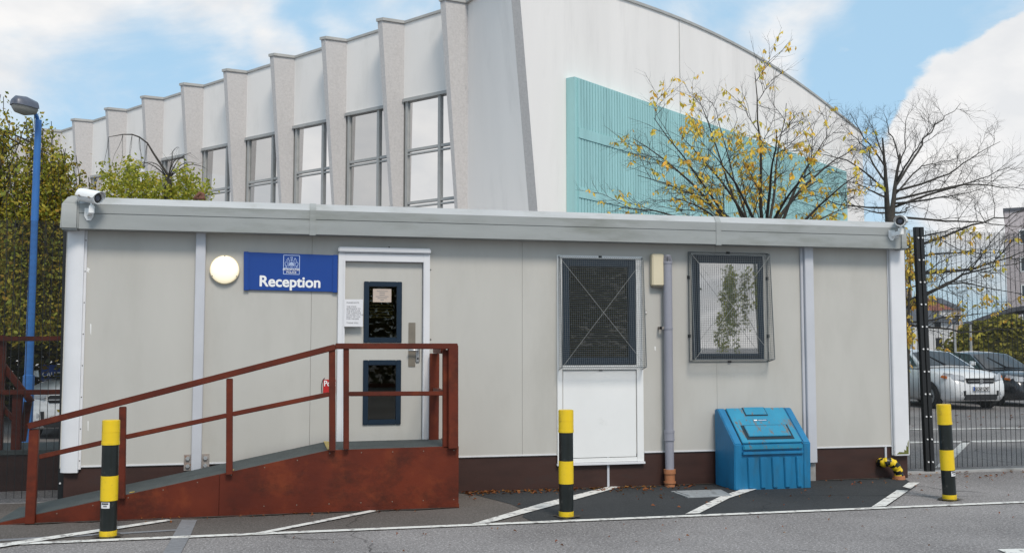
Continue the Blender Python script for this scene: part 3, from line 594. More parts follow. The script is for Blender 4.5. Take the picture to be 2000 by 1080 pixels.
post(67.5, 838, 59, 1022, PYy, .085, .06); post(240, 794, 238, 973, PYy); post(448.5, 739, 448, 926, PYy); post(648.5, 681, 649, 880, PYy); post(676, 677, 676, 877, PYy, .055)
post(870.5, 683, 870.5, 874, RY+.03, .065); post(884.5, 674, 884.5, 875, PYy, .1, .09)
yb = -.115; post(848.5, 690, 847, 864, yb, .105, .07)
RLy = PYy-.002
def rail(p0, p1, h=.058, w=.085, y=RLy, name='handrail'):
    a, c = at(*p0, y), at(*p1, y); b = MB(); b.bar(a, c, w, h); return b.build(name, M['timber'], ramp_, bevel=.006)
rail((56, 832), (655, 677.5), .06); rail((655, 676), (893, 676), .058)
rail((77, 892), (234, 856), .045, .045, name='mid_rail'); rail((246, 853), (443, 811), .045, .045, name='mid_rail'); rail((454, 808.5), (643, 769.5), .045, .045, name='mid_rail'); rail((681, 769), (865, 768), .045, .045, name='mid_rail')
zr, zm = at(870, 685, RY).z, at(870, 768, RY).z
xa = at(858, 700, yb).x-.05
for z, nm in ((zr-.005, 'handrail'), (zm, 'mid_rail')):
    b = MB(); b.bar((xa, yb-.04, z), (at(868, 700, RY).x, RY+.065, z), .06, .05); b.build(nm, M['timber'], ramp_, bevel=.005)
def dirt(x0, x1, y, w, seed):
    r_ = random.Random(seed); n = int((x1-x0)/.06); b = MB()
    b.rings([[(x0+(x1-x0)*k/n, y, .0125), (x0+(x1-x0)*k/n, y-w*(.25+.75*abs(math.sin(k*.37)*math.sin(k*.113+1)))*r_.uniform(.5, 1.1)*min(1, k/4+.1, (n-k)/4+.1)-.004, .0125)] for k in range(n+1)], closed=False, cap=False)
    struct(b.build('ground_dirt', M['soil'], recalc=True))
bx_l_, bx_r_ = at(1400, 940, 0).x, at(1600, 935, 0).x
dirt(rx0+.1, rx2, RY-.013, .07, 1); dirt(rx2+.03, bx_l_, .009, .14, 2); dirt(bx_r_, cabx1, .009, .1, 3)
for pts_ in (((171, 522), (176, 526), (173, 530), (175, 534), (169, 529)), ((176, 632), (178.5, 633), (178, 655), (176.5, 650)), ((1278, 676), (1281, 677), (1280.5, 685), (1278.5, 683)), ((171, 822), (173, 822), (172.6, 842), (171.4, 840))):
    b = MB(); b.face([at(*q, -.0009) for q in pts_]); b.build('scuff', M['whitepanel'], cabin)
# ------------------------------------------------------------------ bollards
def bollard(label, foot, h, lean=0, sticker=True, sid=1):
    t = thing('bollard', foot, label, 'bollard', 'black and yellow bollards along the white line'); t.rotation_euler = (0, lean, 0)
    W_ = wm(t); r = .0725
    def cyl(z0, z1, rad, nm, m, par=t, bev=0):
        b = MB(); b.tube([W_ @ V3((0, 0, z)) for z in (z0, z1)], rad, 32); return b.build(nm, m, par, bevel=bev, smooth=40)
    cyl(-.04, h*.99, r-.002, 'body', M['black'])
    cap = cyl(h*.79, h, r+.002, 'cap', M['yellow'], bev=.004); cyl(h*.79-.0, h*.79+.025, r+.0045, 'ring', M['yellow'], cap); cyl(h*.9, h*.903, r+.004, 'ring', M['yellow'], cap)
    cyl(h*.315, h*.525, r+.0005, 'band', M['yellow']); cyl(0.0, h*.06, r+.001, 'band', M['yellow'])
    if sticker:
        def patch(a0, a1, z0, z1, rr, m, nm, par):
            b = MB(); n = 6
            for k in range(n):
                aa = [R(a0+(a1-a0)*q/n) for q in (k, k+1)]
                b.face([W_ @ V3((math.sin(a)*rr, -math.cos(a)*rr, z)) for a, z in ((aa[0], z0), (aa[1], z0), (aa[1], z1), (aa[0], z1))])
            return b.build(nm, m, par)
        s = patch(-50+sid, 12+sid, h*.255, h*.305, r+.001, M['paper'], 'sticker', t); patch(-44+sid, 4+sid, h*.287, h*.3, r+.0018, M['ink'], 'print', s); patch(-30+sid, -5+sid, h*.267, h*.28, r+.0018, M['paleink'], 'print', s)
    b = MB(); n = 20; rr_ = random.Random(sid); ring = [V3(foot)+V3((math.cos(k*.314)*(r+.01+rr_.random()*.07), math.sin(k*.314)*(r+.01+rr_.random()*.05), .016)) for k in range(n)]
    b.face(ring); t2 = b.build('dirt_ring', M['soil'], t)
for lab, (px, py), top, ln, st, sid in (('yellow and black bollard in front of the timber ramp', (211, 1048.5), 820, 0, True, 1), ('upright yellow and black bollard in front of the white wall panel', (1106, 1010), 800, 0, False, 2), ('leaning yellow and black bollard by the mesh fence', (1855, 976), 789, R(-2.4), True, 40)):
    f = gnd(px, py); bollard(lab, f, zat(top, f), ln, st, sid)
# ------------------------------------------------------------------ grit bin
gb = thing('grit_bin', (at(1490, 945, -.3).x, -.3, 0), 'blue plastic grit bin with a scratched sloping lid against the cabin wall', 'grit bin')
fy, by = -.56, -.04
bx0, bx1 = at(1434, 900, fy).x, at(1583, 900, fy).x
zs = at(1500, 868, fy).z; zt2 = at(1460, 799, by-.06).z
prof = [(by, .0), (by, zt2-.01), (by-.07, zt2), (fy, zs), (fy+.01, 0)]
b = MB(); b.prism([(bx0+.07, y, z) for y, z in prof], (bx1-bx0-.14, 0, 0)); body = b.build('body', M['bin'], gb, bevel=.006)
for x in (bx0, bx1-.095):
    b = MB(); b.prism([(x, y-(.012 if i in (2, 3, 4) else 0), z+(.014 if i in (1, 2, 3) else 0)) for i, (y, z) in enumerate(prof)], (.095, 0, 0)); b.build('side_rib', M['bin'], body, bevel=.01)
for k in range(5):                                   # front flutes
    x = bx0+.16+k*(bx1-bx0-.2)/5; b = MB(); w = (bx1-bx0-.3)/5
    b.prism([(x, fy+.004, zs-.14), (x+w*.72, fy+.004, zs-.14), (x+w*.6, fy+.012, .02), (x+w*.12, fy+.012, .02)], (0, -.022, 0)); b.build('flute', M['bin'], body, bevel=.008)
b = MB(); b.box(bx0+.1, bx1-.1, fy-.03, fy+.01, zs-.11, zs-.075); b.build('lip', M['bin'], body, bevel=.006)
sdir = V3((0, fy-by+.07, zs-zt2)); sl = sdir.length; sdir.normalize(); nrm = V3((0, sdir.z, -sdir.y)); 
if nrm.z < 0: nrm = -nrm
top0 = V3((0, by-.07, zt2))
def onlid(x, s, h): p = top0+sdir*(s*sl)+nrm*h; return V3((x, p.y, p.z))
def lidplate(xa, xb, s0, s1, h0, h1, xa2=None, xb2=None): 
    q = MB(); xa2 = xa if xa2 is None else xa2; xb2 = xb if xb2 is None else xb2
    q.hexa([onlid(xa, s0, h0), onlid(xb, s0, h0), onlid(xb2, s1, h0), onlid(xa2, s1, h0), onlid(xa, s0, h1), onlid(xb, s0, h1), onlid(xb2, s1, h1), onlid(xa2, s1, h1)]); return q
lx0, lx1 = bx0+.107, bx1-.107; W_ = lx1-lx0
binlid = None
m_scr, nts, ps = nodes('scratched blue lid')
cl = mixc(nts, ramp(nts, noise(nts, 2.5, 6), .3, .7), (.015, .21, .36), (.03, .28, .44))
cl = mixc(nts, ramp(nts, noise(nts, 7, 10, (2.2, .7, .7), rough=.72), .55, .6), cl, (.15, .14, .13))
nts.links.new(cl, ps.inputs['Base Color']); ps.inputs['Roughness'].default_value = .5
lid = lidplate(lx0, lx1, .0, .98, .004, .026).build('lid', m_scr, gb, bevel=.005)
lidplate(lx0-.011, lx0-.001, 0, 1, .001, .006).build('groove', M['bingap'], lid); lidplate(lx1+.001, lx1+.011, 0, 1, .001, .006).build('groove', M['bingap'], lid)
b = MB(); b.box(lx0, lx1, fy-.03, fy+.02, zs-.055, zs-.0); b.build('lid_edge', m_scr, lid, bevel=.01)
lidplate(lx0+W_*.27, lx0+W_*.66, .0, .24, .027, .029).build('hinge_gap', M['bingap'], lid); lidplate(lx0+W_*.285, lx0+W_*.645, .0, .215, .0295, .036).build('hinge_plate', m_scr, lid, bevel=.002)
lidplate(lx0+W_*.1, lx0+W_*.9, .5, .9, .0265, .0285).build('flap_gap', M['bingap'], lid); lidplate(lx0+W_*.145, lx0+W_*.86, .53, .835, .029, .045).build('flap', m_scr, lid, bevel=.004)
bd = lidplate(lx0+W_*.36, lx0+W_*.6, .345, .385, .0265, .0285).build('badge', M['bingap'], lid)
o = lidplate(lx0+W_*.37, lx0+W_*.43, .35, .38, .029, .0295).build('badge_mark', M['lettering'], bd); o = lidplate(lx0+W_*.445, lx0+W_*.59, .358, .376, .029, .0295).build('badge_mark', M['crest'], bd)

# ------------------------------------------------------------------ mesh fences
def mesh_panel(a, c, z0, z1, parent, sp=.0762, sh=.0127, wv=.005, wh=.003, m='fence'):
    a, c = V3(a), V3(c); L = (c-a).length; d = (c-a)/L; nn = d.cross(V3((0, 0, 1))); b = MB()
    k = 0.0
    while k <= L+.001: b.bar(a+d*k+V3((0, 0, z0)), a+d*k+V3((0, 0, z1)), wv, wv, tuple(nn)); k += sp
    z = z0
    while z <= z1: b.bar(a+nn*.004+V3((0, 0, z)), c+nn*.004+V3((0, 0, z)), wh, wh); z += sh
    return b.build('mesh_panel', M[m], parent, recalc=False)
fy_ = .40
pb = gnd(1815, 923); pt = at(1793, 444, pb.y); pt = V3((pt.x, pb.y, pt.z))
fr_ = thing('mesh_fence', pb, 'tall black weld mesh fence with a bolted post right of the cabin', 'fence')
ax = (pt-V3((pb.x, pb.y, 0))); ax_n = ax.normalized()
for k, dx in enumerate((-.032, .032)):
    b = MB(); b.bar(V3((pb.x+dx, pb.y-.01*k, 0)), pt+V3((dx, -.01*k, 0)), .06, .06, (0, 1, 0)); p_ = b.build('post', M['fence'], fr_, bevel=.004)
    for i in range(11):
        s = .045+i*.091; q = V3((pb.x+dx*.9, pb.y-.03-.01*k, 0))+ax*s; b = MB(); b.disc_prism(q, (0, -1, 0), .011, .012, 8); b.build('bolt', M['bolt'], p_)
mesh_panel((pb.x+.06, pb.y+.02, 0), (pb.x+4.2, pb.y+.02, 0), .06, pt.z-.04, fr_); mesh_panel((cabx1+.0, pb.y+.02, 0), (pb.x-.06, pb.y+.02, 0), .06, pt.z-.04, fr_)
lb = V3((at(124, 800, .34).x, .34, 0)); lt = at(130, 458, .34); ltop = at(60, 430, .34).z
fl_ = thing('mesh_fence', lb, 'dark weld mesh fence screening the yard left of the cabin', 'fence')
b = MB(); b.bar((at(121, 960, .34).x, .34, 0), (at(131, 458, .34).x, .34, ltop), .075, .05, (0, 1, 0)); p_ = b.build('post', M['fence'], fl_, bevel=.004)
for i in range(9):
    z = .2+i*.34; b = MB(); b.disc_prism((at(122, 940, .34).x-.02+.0185*z, .31, z), (0, -1, 0), .011, .012, 8); b.build('bolt', M['bolt'], p_)
mesh_panel((lb.x-2.6, .35, 0), (lb.x-.03, .35, 0), .05, ltop, fl_)

# ------------------------------------------------------------------ hall with folded flank and arched gable
BRG = R(39); d_ = V3((-math.sin(BRG), math.cos(BRG), 0)); no_ = V3((-math.cos(BRG), -math.sin(BRG), 0)); g_ = V3((math.cos(BRG), math.sin(BRG), 0)); gn = V3((math.sin(BRG), -math.cos(BRG), 0))
D0 = 29.0
V0 = dep(913, 400, D0); V0.z = 0
BAY = None
P8 = on_plane(177, 400, V0, no_); BAY = (V3((P8.x, P8.y, 0))-V0).length/8
VAL = [V0 + d_*BAY*n for n in range(0, 13)]; VC = V0 - d_*BAY
tops = [8, 48.6, 84, 117, 148, 174.5, 198.5, 220.5, 239]
zs_h = [zat(y, VAL[i]) for i, y in enumerate(tops)]
kz = (zs_h[8]-zs_h[0])/8
ztop = lambda n: zs_h[0]+kz*n
hall = thing('hall_building', V0, 'large pale hall with a folded finned flank and an arched gable end', 'building')
HT = 0.0
def fk(z, n): return max(.03, -.05+1.05*z/ztop(n))
finL = .83; 
def fin_pts(Vn, n, z):
    k = fk(z, n); T1 = Vn+V3((-finL, 0, 0))*k; T2 = T1 - d_*.2*min(1, k*1.3); B_ = Vn + d_*((T1-Vn).dot(d_)); return [p+V3((0, 0, z)) for p in (Vn, T2, T1, B_)]
for n, Vn in enumerate(VAL):
    b = MB(); zz = [0, ztop(n)*.5, ztop(n)]; rs = [fin_pts(Vn, n, z) for z in zz]
    b.rings(rs); b.build('fin', M['pebble'], hall)
    t = fin_pts(Vn, n, ztop(n)); b = MB(); e = V3((0, 0, .001)); ce = [Vn+V3((.02, -.04, 0)), t[1]+V3((.02, -.05, 0)), t[2]+V3((-.05, -.02, 0)), t[3]+d_*.03]
    b.prism([V3((p.x, p.y, ztop(n)+.001)) for p in ce], (0, 0, .09)); b.build('coping', M['coping'], hall)
# window openings and flank wall
heads = {1: (795, 193), 2: (680, 224.5), 3: (577, 250), 4: (483, 273), 5: (396, 294), 6: (316, 310)}
hzs = {n: on_plane(px, py, V0, no_).z for n, (px, py) in heads.items()}
hk = (hzs[6]-hzs[1])/5
def wz(n): return hzs[1]+hk*(n-1)
for n in range(1, 13):
    Va, Vb = VAL[n], VAL[n-1]; Bb = Vb + d_*(finL*math.sin(BRG)*.98)    # wall strip from valley n to the foot of fin n-1
    zh = wz(n); zsill = 1.2
    for (z0, z1, zz0, zz1, nm) in ((zh, zh, ztop(n), ztop(n-1), 'flank_wall'), (0, 0, zsill, zsill, 'plinth')):
        wl = MB(); wl.hexa([Va+V3((0, 0, z0)), Vb+V3((0, 0, z1)), Vb-no_*.3+V3((0, 0, z1)), Va-no_*.3+V3((0, 0, z0)), Va+V3((0, 0, zz0)), Vb+V3((0, 0, zz1)), Vb-no_*.3+V3((0, 0, zz1)), Va-no_*.3+V3((0, 0, zz0))])
        wl.build(nm, M['renderl'], hall)
    cp = MB(); cp.hexa([Va+no_*.04+V3((0, 0, ztop(n)+.001)), Vb+no_*.04+V3((0, 0, ztop(n-1)+.001)), Vb-no_*.3+V3((0, 0, ztop(n-1)+.001)), Va-no_*.3+V3((0, 0, ztop(n)+.001)), Va+no_*.04+V3((0, 0, ztop(n)+.08)), Vb+no_*.04+V3((0, 0, ztop(n-1)+.08)), Vb-no_*.3+V3((0, 0, ztop(n-1)+.08)), Va-no_*.3+V3((0, 0, ztop(n)+.08))]); cp.build('coping', M['coping'], hall)
    # window
    wa = Va - d_*.06; wb_ = Vb + d_*.02; L = (wb_-wa).length; wd = (wb_-wa).normalized()
    vis = n <= 8
    f = MB()
    def fb(s0, s1, z0, z1, dp=.09):
        f.hexa([wa+wd*s0-no_*.1+V3((0, 0, z0)), wa+wd*s1-no_*.1+V3((0, 0, z0)), wa+wd*s1-no_*(.1-dp)+V3((0, 0, z0)), wa+wd*s0-no_*(.1-dp)+V3((0, 0, z0)), wa+wd*s0-no_*.1+V3((0, 0, z1)), wa+wd*s1-no_*.1+V3((0, 0, z1)), wa+wd*s1-no_*(.1-dp)+V3((0, 0, z1)), wa+wd*s0-no_*(.1-dp)+V3((0, 0, z1))])
    fb(-.06, L, zh-.1, zh-.002, .16); fb(0, .1, zsill, zh-.1); fb(L-.05, L, zsill, zh-.1)
    mul = L*.56; fb(mul-.05, mul+.05, zsill, zh-.1, .1)
    PH = 1.62
    zz = zh-PH
    while zz > zsill:
        fb(.1, L-.05, zz-.04, zz+.04, .08); fb(.1, L-.05, zz-.15, zz-.1, .08); zz -= PH
    fr2 = f.build('window', M['alum'], hall)
    f = MB(); f.face([wa+wd*0-no_*.07+V3((0, 0, zsill)), wa+wd*L-no_*.07+V3((0, 0, zsill)), wa+wd*L-no_*.07+V3((0, 0, zh-.05)), wa-no_*.07+V3((0, 0, zh-.05))]); f.build('pane', M['hallglass'], fr2)
# corner strip: valley 0 to the leaning corner edge
zc = ztop(-1)
ca, cb_ = on_plane(1016, 0, VC, gn), on_plane(1050, 412, VC, gn)
def corner(z):
    k = (z-cb_.z)/(ca.z-cb_.z); p = cb_.lerp(ca, k); t2 = V3((p.x, p.y, 0)); t1 = t2 + d_*.3; return t1+V3((0, 0, z)), t2+V3((0, 0, z))
b = MB(); zl = [zc*k/14 for k in range(15)]
b.rings([[V0+V3((0, 0, z if z < zc else ztop(0))) for z in zl], [corner(z)[0] for z in zl]], closed=False, cap=False); b.build('corner_wall', M['render'], hall, recalc=False, smooth=True)
b = MB(); b.rings([[corner(z)[0] for z in zl], [corner(z)[1] for z in zl]], closed=False, cap=False); b.build('corner_edge', M['pebble'], hall, recalc=False)
b = MB(); ja = V0-d_*.02+no_*.004; zz = ztop(0); rr_ = random.Random(3)
pl, pr_ = [], []
for k in range(16):
    z = zz-k*.2; pl.append(ja+V3((0, 0, z))+d_*.01*rr_.random()); pr_.append(ja+V3((0, 0, z))-d_*(.03+.03*rr_.random())*(1 if k < 14 else .3)); 
b.rings([pl, pr_], closed=False, cap=False); b.build('crack', M['dark'], hall, recalc=False)
b = MB(); a0, a1 = V0+V3((0, 0, ztop(0))), corner(zc)[0]; b.bar(a0+no_*.02+V3((0, 0, .045)), a1+no_*.02+V3((0, 0, .045)), .16, .09); b.build('coping', M['coping'], hall)
# gable
arc = [(1215, 0), (1330, 41), (1450, 97), (1560, 166), (1640, 226), (1684, 263)]
gp = [on_plane(px, py, VC, gn) for px, py in arc]
ss = [(p-VC).dot(g_) for p in gp]; zzs = [p.z for p in gp]
cs, cz_ = corner(zc)[1], zc
s_l = (cs-VC).dot(g_); send = ss[-1]
ctrl = [(s_l, zc)] + list(zip(ss, zzs))
# smooth: least squares parabola through the arch points
import numpy as np
pa = np.polyfit([c[0] for c in ctrl], [c[1] for c in ctrl], 4); zarc = lambda s: float(np.polyval(pa, s))
NS = 40; sa = [s_l+(send-s_l)*k/NS for k in range(NS+1)]
gpt = lambda s, z, o=0: VC+g_*s+V3((0, 0, z))+gn*o
sl_ = (corner(0)[1]-VC).dot(g_)
b = MB(); rb = [gpt(sl_ if k == 0 else max(s, sl_+.01*k), 0) for k, s in enumerate(sa)]; rt = [gpt(s, zarc(s)) for s in sa]
b.rings([rb, rt], closed=False, cap=False); 
b.build('gable_wall', M['render'], hall, recalc=False)
b = MB(); rt2 = [gpt(s, zarc(s), .05) for s in sa]; rt3 = [gpt(s, zarc(s)+.09, .05) for s in sa]; rt4 = [gpt(s, zarc(s)+.09, -.4) for s in sa]; rt5 = [gpt(s, zarc(s), -.4) for s in sa]
b.rings([list(x) for x in zip(rt2, rt3, rt4, rt5)]); b.build('roof_edge', M['coping'], hall)
b = MB(); dd = d_*34 + V3((0, 0, kz*34/BAY)); b.rings([[p+V3((0, 0, -.06))-gn*.35 for p in rt if (p-VC).dot(g_) > .25], [p+V3((0, 0, -.06))+dd for p in rt if (p-VC).dot(g_) > .25]], closed=False, cap=False); b.build('roof', M['roofdark'], hall, recalc=False)
b = MB(); e0 = gpt(send, 0); b.face([e0, e0+dd, e0+dd+V3((0, 0, zarc(send))), e0+V3((0, 0, zarc(send)))]); b.build('far_wall', M['renderl'], hall)
for px in (1328, 1512):
    s = (on_plane(px, 200, VC, gn)-VC).dot(g_); b = MB(); p0, p1_ = gpt(s, 0), gpt(s, zarc(s)-.02); b.bar(p0+gn*.003, p1_+gn*.003, .03, .02, tuple(gn)); b.build('joint', M['coping'], hall)
# turquoise cladding
tl, tr_ = on_plane(1122, 150, VC+gn*.3, gn), on_plane(1652, 335, VC+gn*.3, gn)
s0, s1 = (tl-VC).dot(g_), (tr_-VC).dot(g_); zt_l, zt_r = tl.z, tr_.z
clz = lambda s: zt_l+(zt_r-zt_l)*(s-s0)/(s1-s0)
b = MB(); b.hexa([gpt(s0, .3, .3), gpt(s1, .3, .3), gpt(s1, .3, .01), gpt(s0, .3, .01), gpt(s0, clz(s0), .3), gpt(s1, clz(s1), .3), gpt(s1, clz(s1), .01), gpt(s0, clz(s0), .01)]); clad = b.build('cladding', M['teal'], hall)
zb1 = on_plane(1130, 262, VC+gn*.3, gn).z; zb2 = on_plane(1130, 378, VC+gn*.3, gn).z
b = MB(); s = s0+.12; i = 0
while s < s1-.1:
    for (za, zb_) in ((zb1+.17, None), (zb2+.17, zb1-.13), (.35, zb2-.13)):
        zb_ = clz(s)-.02 if zb_ is None else zb_
        if zb_ > za: b.hexa([gpt(s, za, .301), gpt(s+.12, za, .301), gpt(s+.117, za, .35), gpt(s+.003, za, .35), gpt(s, zb_, .301), gpt(s+.12, zb_, .301), gpt(s+.117, zb_, .35), gpt(s+.003, zb_, .35)])
    s += .15
for za, zc_ in ((zb1-.13, zb1+.17), (zb2-.13, zb2+.17)): b.hexa([gpt(s0+.12, za+.004, .301), gpt(s1-.1, za+.004, .301), gpt(s1-.1, za+.004, .372), gpt(s0+.12, za+.004, .372), gpt(s0+.12, zc_-.004, .301), gpt(s1-.1, zc_-.004, .301), gpt(s1-.1, zc_-.004, .372), gpt(s0+.12, zc_-.004, .372)])
b.build('ribs', M['teal'], clad)

# ------------------------------------------------------------------ trees
class Plant:
    def __init__(s, seed): s.r = random.Random(seed); s.w = MB(); s.l = MB(); s.tips = []
    def limb(s, a, c, r0, r1, sag=0.0, jit=.06, n=7, up=0.0, sides=5):
        a, c = V3(a), V3(c); L = (c-a).length; pts = []
        off = V3((0, 0, 0))
        for i in range(n+1):
            t = i/n; off += V3((s.r.gauss(0, 1), s.r.gauss(0, 1), s.r.gauss(0, .7)))*jit*L/n*.9
            pts.append(a.lerp(c, t) + off*(t if t < .5 else 1-.3*t) + V3((0, 0, sag*L*math.sin(math.pi*t)+up*L*t*t)))
        s.w.tube(pts, [r0+(r1-r0)*i/n for i in range(n+1)], sides, cap=False); return pts
    def fork(s, pts, lv, L, rad, spread=.8, cnt=5, upb=.25, start=.2, leaf=None):
        tl = []
        for k in range(cnt):
            t = start+(1-start)*(k+s.r.random())/cnt; i = min(int(t*(len(pts)-1)), len(pts)-2); p = pts[i].lerp(pts[i+1], t*(len(pts)-1)-i)
            d = (pts[i+1]-pts[i]).normalized(); q = V3((s.r.gauss(0, 1), s.r.gauss(0, 1), s.r.gauss(0, .6))); q = (q-d*q.dot(d)).normalized()
            dd = (d*.75+q*spread+V3((0, 0, upb))).normalized(); LL = L*s.r.uniform(.55, 1.15)*(1.15-.5*t)
            ch = s.limb(p, p+dd*LL, rad*(1.1-.5*t), rad*.3, jit=.16, n=4, sides=4 if lv else 3); tl.append(ch)
            if leaf: leaf(ch)
            if lv > 0: tl += s.fork(ch, lv-1, L*.55, rad*.5, spread, max(3, cnt-1), upb, .15, leaf)
        return tl
    def leaf(s, p, size, droop=.6, asp=.42):
        a = s.r.uniform(0, 6.283); u = V3((math.cos(a)*(1-droop*.5), math.sin(a)*(1-droop*.5), -droop*s.r.uniform(.3, 1.3))).normalized(); v = u.cross(V3((s.r.gauss(0, 1), s.r.gauss(0, 1), s.r.gauss(0, 1)))).normalized()
        k = size*s.r.uniform(.65, 1.25); n_ = u.cross(v)
        s.l.face([p, p+u*k*.5+v*k*asp*.5, p+u*k, p+u*k*.5-v*k*asp*.5+n_*k*.08])
    def done(s, name, foot, label, lm, wm_='bark', group=None, crown='crown'):
        t = thing(name, foot, label, 'tree', group); s.w.build('trunk', M[wm_], t, smooth=True, recalc=False)
        if len(s.l.b.faces): s.l.build(crown, M[lm], t, recalc=False)
        return t
# cherry with yellow leaves
T = Plant(11); ty = 6.5; ft = at(1492, 430, ty); fork = ft+V3((0, 0, -.35)); foot = V3((ft.x-.1, ty, 0))
T.limb(foot, fork, .15, .12, jit=.03, sides=8)
def PA(px, py, dy=0): return at(px, py, ty+dy)
limbs = [(1474, 138, -.6, .06, 1), (1365, 195, .8, .05, .9), (1285, 232, -1.2, .045, .5), (1235, 268, .6, .05, .3), (1222, 405, -.8, .05, .9), (1255, 345, 1.4, .045, .35), (1540, 205, 1.0, .05, .45), (1612, 262, -.5, .055, .3), (1660, 290, .9, .05, .25), (1690, 335, -1.2, .05, .6), (1668, 400, .5, .05, .8), (1405, 215, 1.6, .04, .35), (1340, 270, .2, .045, .9), (1310, 390, -1.8, .045, .8), (1590, 330, -1.6, .05, .7), (1400, 300, -1.8, .05, .9), (1520, 260, -2, .05, .6)]
for px, py, dy, rad, lf_ in limbs:
    q = PA(px, py, dy); k = T.r.uniform(0, .5); st = foot.lerp(fork, T.r.uniform(.8, 1.0))
    pts = T.limb(st, q, rad*.8, .006, sag=.07 if py > 250 else -.03, jit=.08, n=9, sides=6)
    def lfn(ch, lf_=lf_):
        if T.r.random() < lf_*.16:
            for _ in range(T.r.randint(3, 9)):
                i = T.r.random()*(len(ch)-1); j = int(i); T.leaf(ch[j].lerp(ch[min(j+1, len(ch)-1)], i-j), T.r.choice((.07, .095, .115, .13)), .9)
    T.fork(pts, 2, (q-st).length*.33, rad*.22, .75, 7, .12, .22, lfn)
T.done('cherry_tree', foot, 'cherry tree with yellow autumn leaves before the turquoise cladding', 'l_yel')
# bare tree right of it
T = Plant(23); ty = 12.5; foot = V3((at(1738, 430, ty).x, ty, 0)); fk1 = at(1738, 470, ty)
T.limb(foot, fk1, .19, .14, jit=.02, sides=8)
s2 = T.limb(fk1, at(1722, 268, ty-.4), .1, .02, jit=.05, n=10, sides=7); s3 = T.limb(fk1, at(1756, 300, ty+.5), .1, .025, jit=.05, n=10, sides=7)
for px, py, dy, st, u_, rad in [(1640, 262, 1.5, 2, .35, .042), (1590, 300, -1.5, 2, .25, .04), (1570, 385, 1, 2, .1, .04), (1660, 225, -1, 2, .5, .035), (1690, 232, .6, 2, .6, .03), (1735, 228, .3, 3, .7, .03), (1780, 225, 1, 3, .55, .035), (1830, 240, -1, 3, .45, .042), (1890, 232, 1.5, 3, .4, .05), (1950, 285, -1, 3, .35, .05), (1995, 325, .5, 3, .25, .05), (2030, 390, -1.5, 3, .15, .05), (2020, 440, 1, 3, .05, .05), (1860, 320, 2, 3, .3, .04), (1930, 375, -2, 3, .2, .045), (2040, 490, 0, 1, .8, .085), (2010, 530, -1.5, 1, .55, .085), (2020, 430, 2, 1, .9, .07), (2010, 585, -2.5, 1, .6, .05), (2030, 640, -1, 1, .5, .05), (1960, 500, -3, 1, .85, .05), (1650, 395, 0, 2, .05, .035), (1945, 620, -1, 1, .5, .045), (1850, 540, -2.5, 1, .7, .035), (1640, 350, -.5, 2, .2, .04), (1700, 330, 2, 2, .3, .03), (1800, 400, 2.5, 3, .1, .04), (1900, 450, -2.5, 1, .9, .045)]:
    src = s2 if st == 2 else s3 if st == 3 else [foot, foot.lerp(fk1, .5), fk1]
    u_ = min(.92, u_*1.0+.22) if st > 1 else u_; k = u_*(len(src)-1); i_ = min(int(k), len(src)-2); s0_ = src[i_].lerp(src[i_+1], k-i_); q = at(px, py, ty+dy)
    pts = T.limb(s0_, q, rad*.75, .006, sag=T.r.uniform(-.08, .12), jit=.22, n=12, up=.04, sides=5)
    def lfn(ch, low=py > 430):
        if low and T.r.random() < .05 and ch[0].z < 4.6:
            for _ in range(T.r.randint(2, 5)): T.leaf(ch[T.r.randint(0, len(ch)-1)], .16, .8)
    T.fork(pts, 2, (q-s0_).length*.36, rad*.22, .8, 7, .16, .1, lfn)
T.done('bare_tree', foot, 'leafless spreading tree against the sky right of the cherry', 'l_yel')
# small beech keeping orange leaves behind the cabin corner
T = Plant(31); ty = 7.5; foot = V3((at(1768, 640, ty).x, ty, 0)); tp_ = at(1772, 480, ty); pts = T.limb(foot, tp_, .05, .015, jit=.04, sides=6)
def lfn(ch):
    if T.r.random() < .75:
        for _ in range(5): T.leaf(ch[T.r.randint(0, len(ch)-1)], .12, .9)
T.fork(pts, 1, .62, .02, .9, 16, -.05, .3, lfn)
T.done('beech_sapling', foot, 'young tree with orange leaves between the cabin corner and the fence post', 'l_yel')
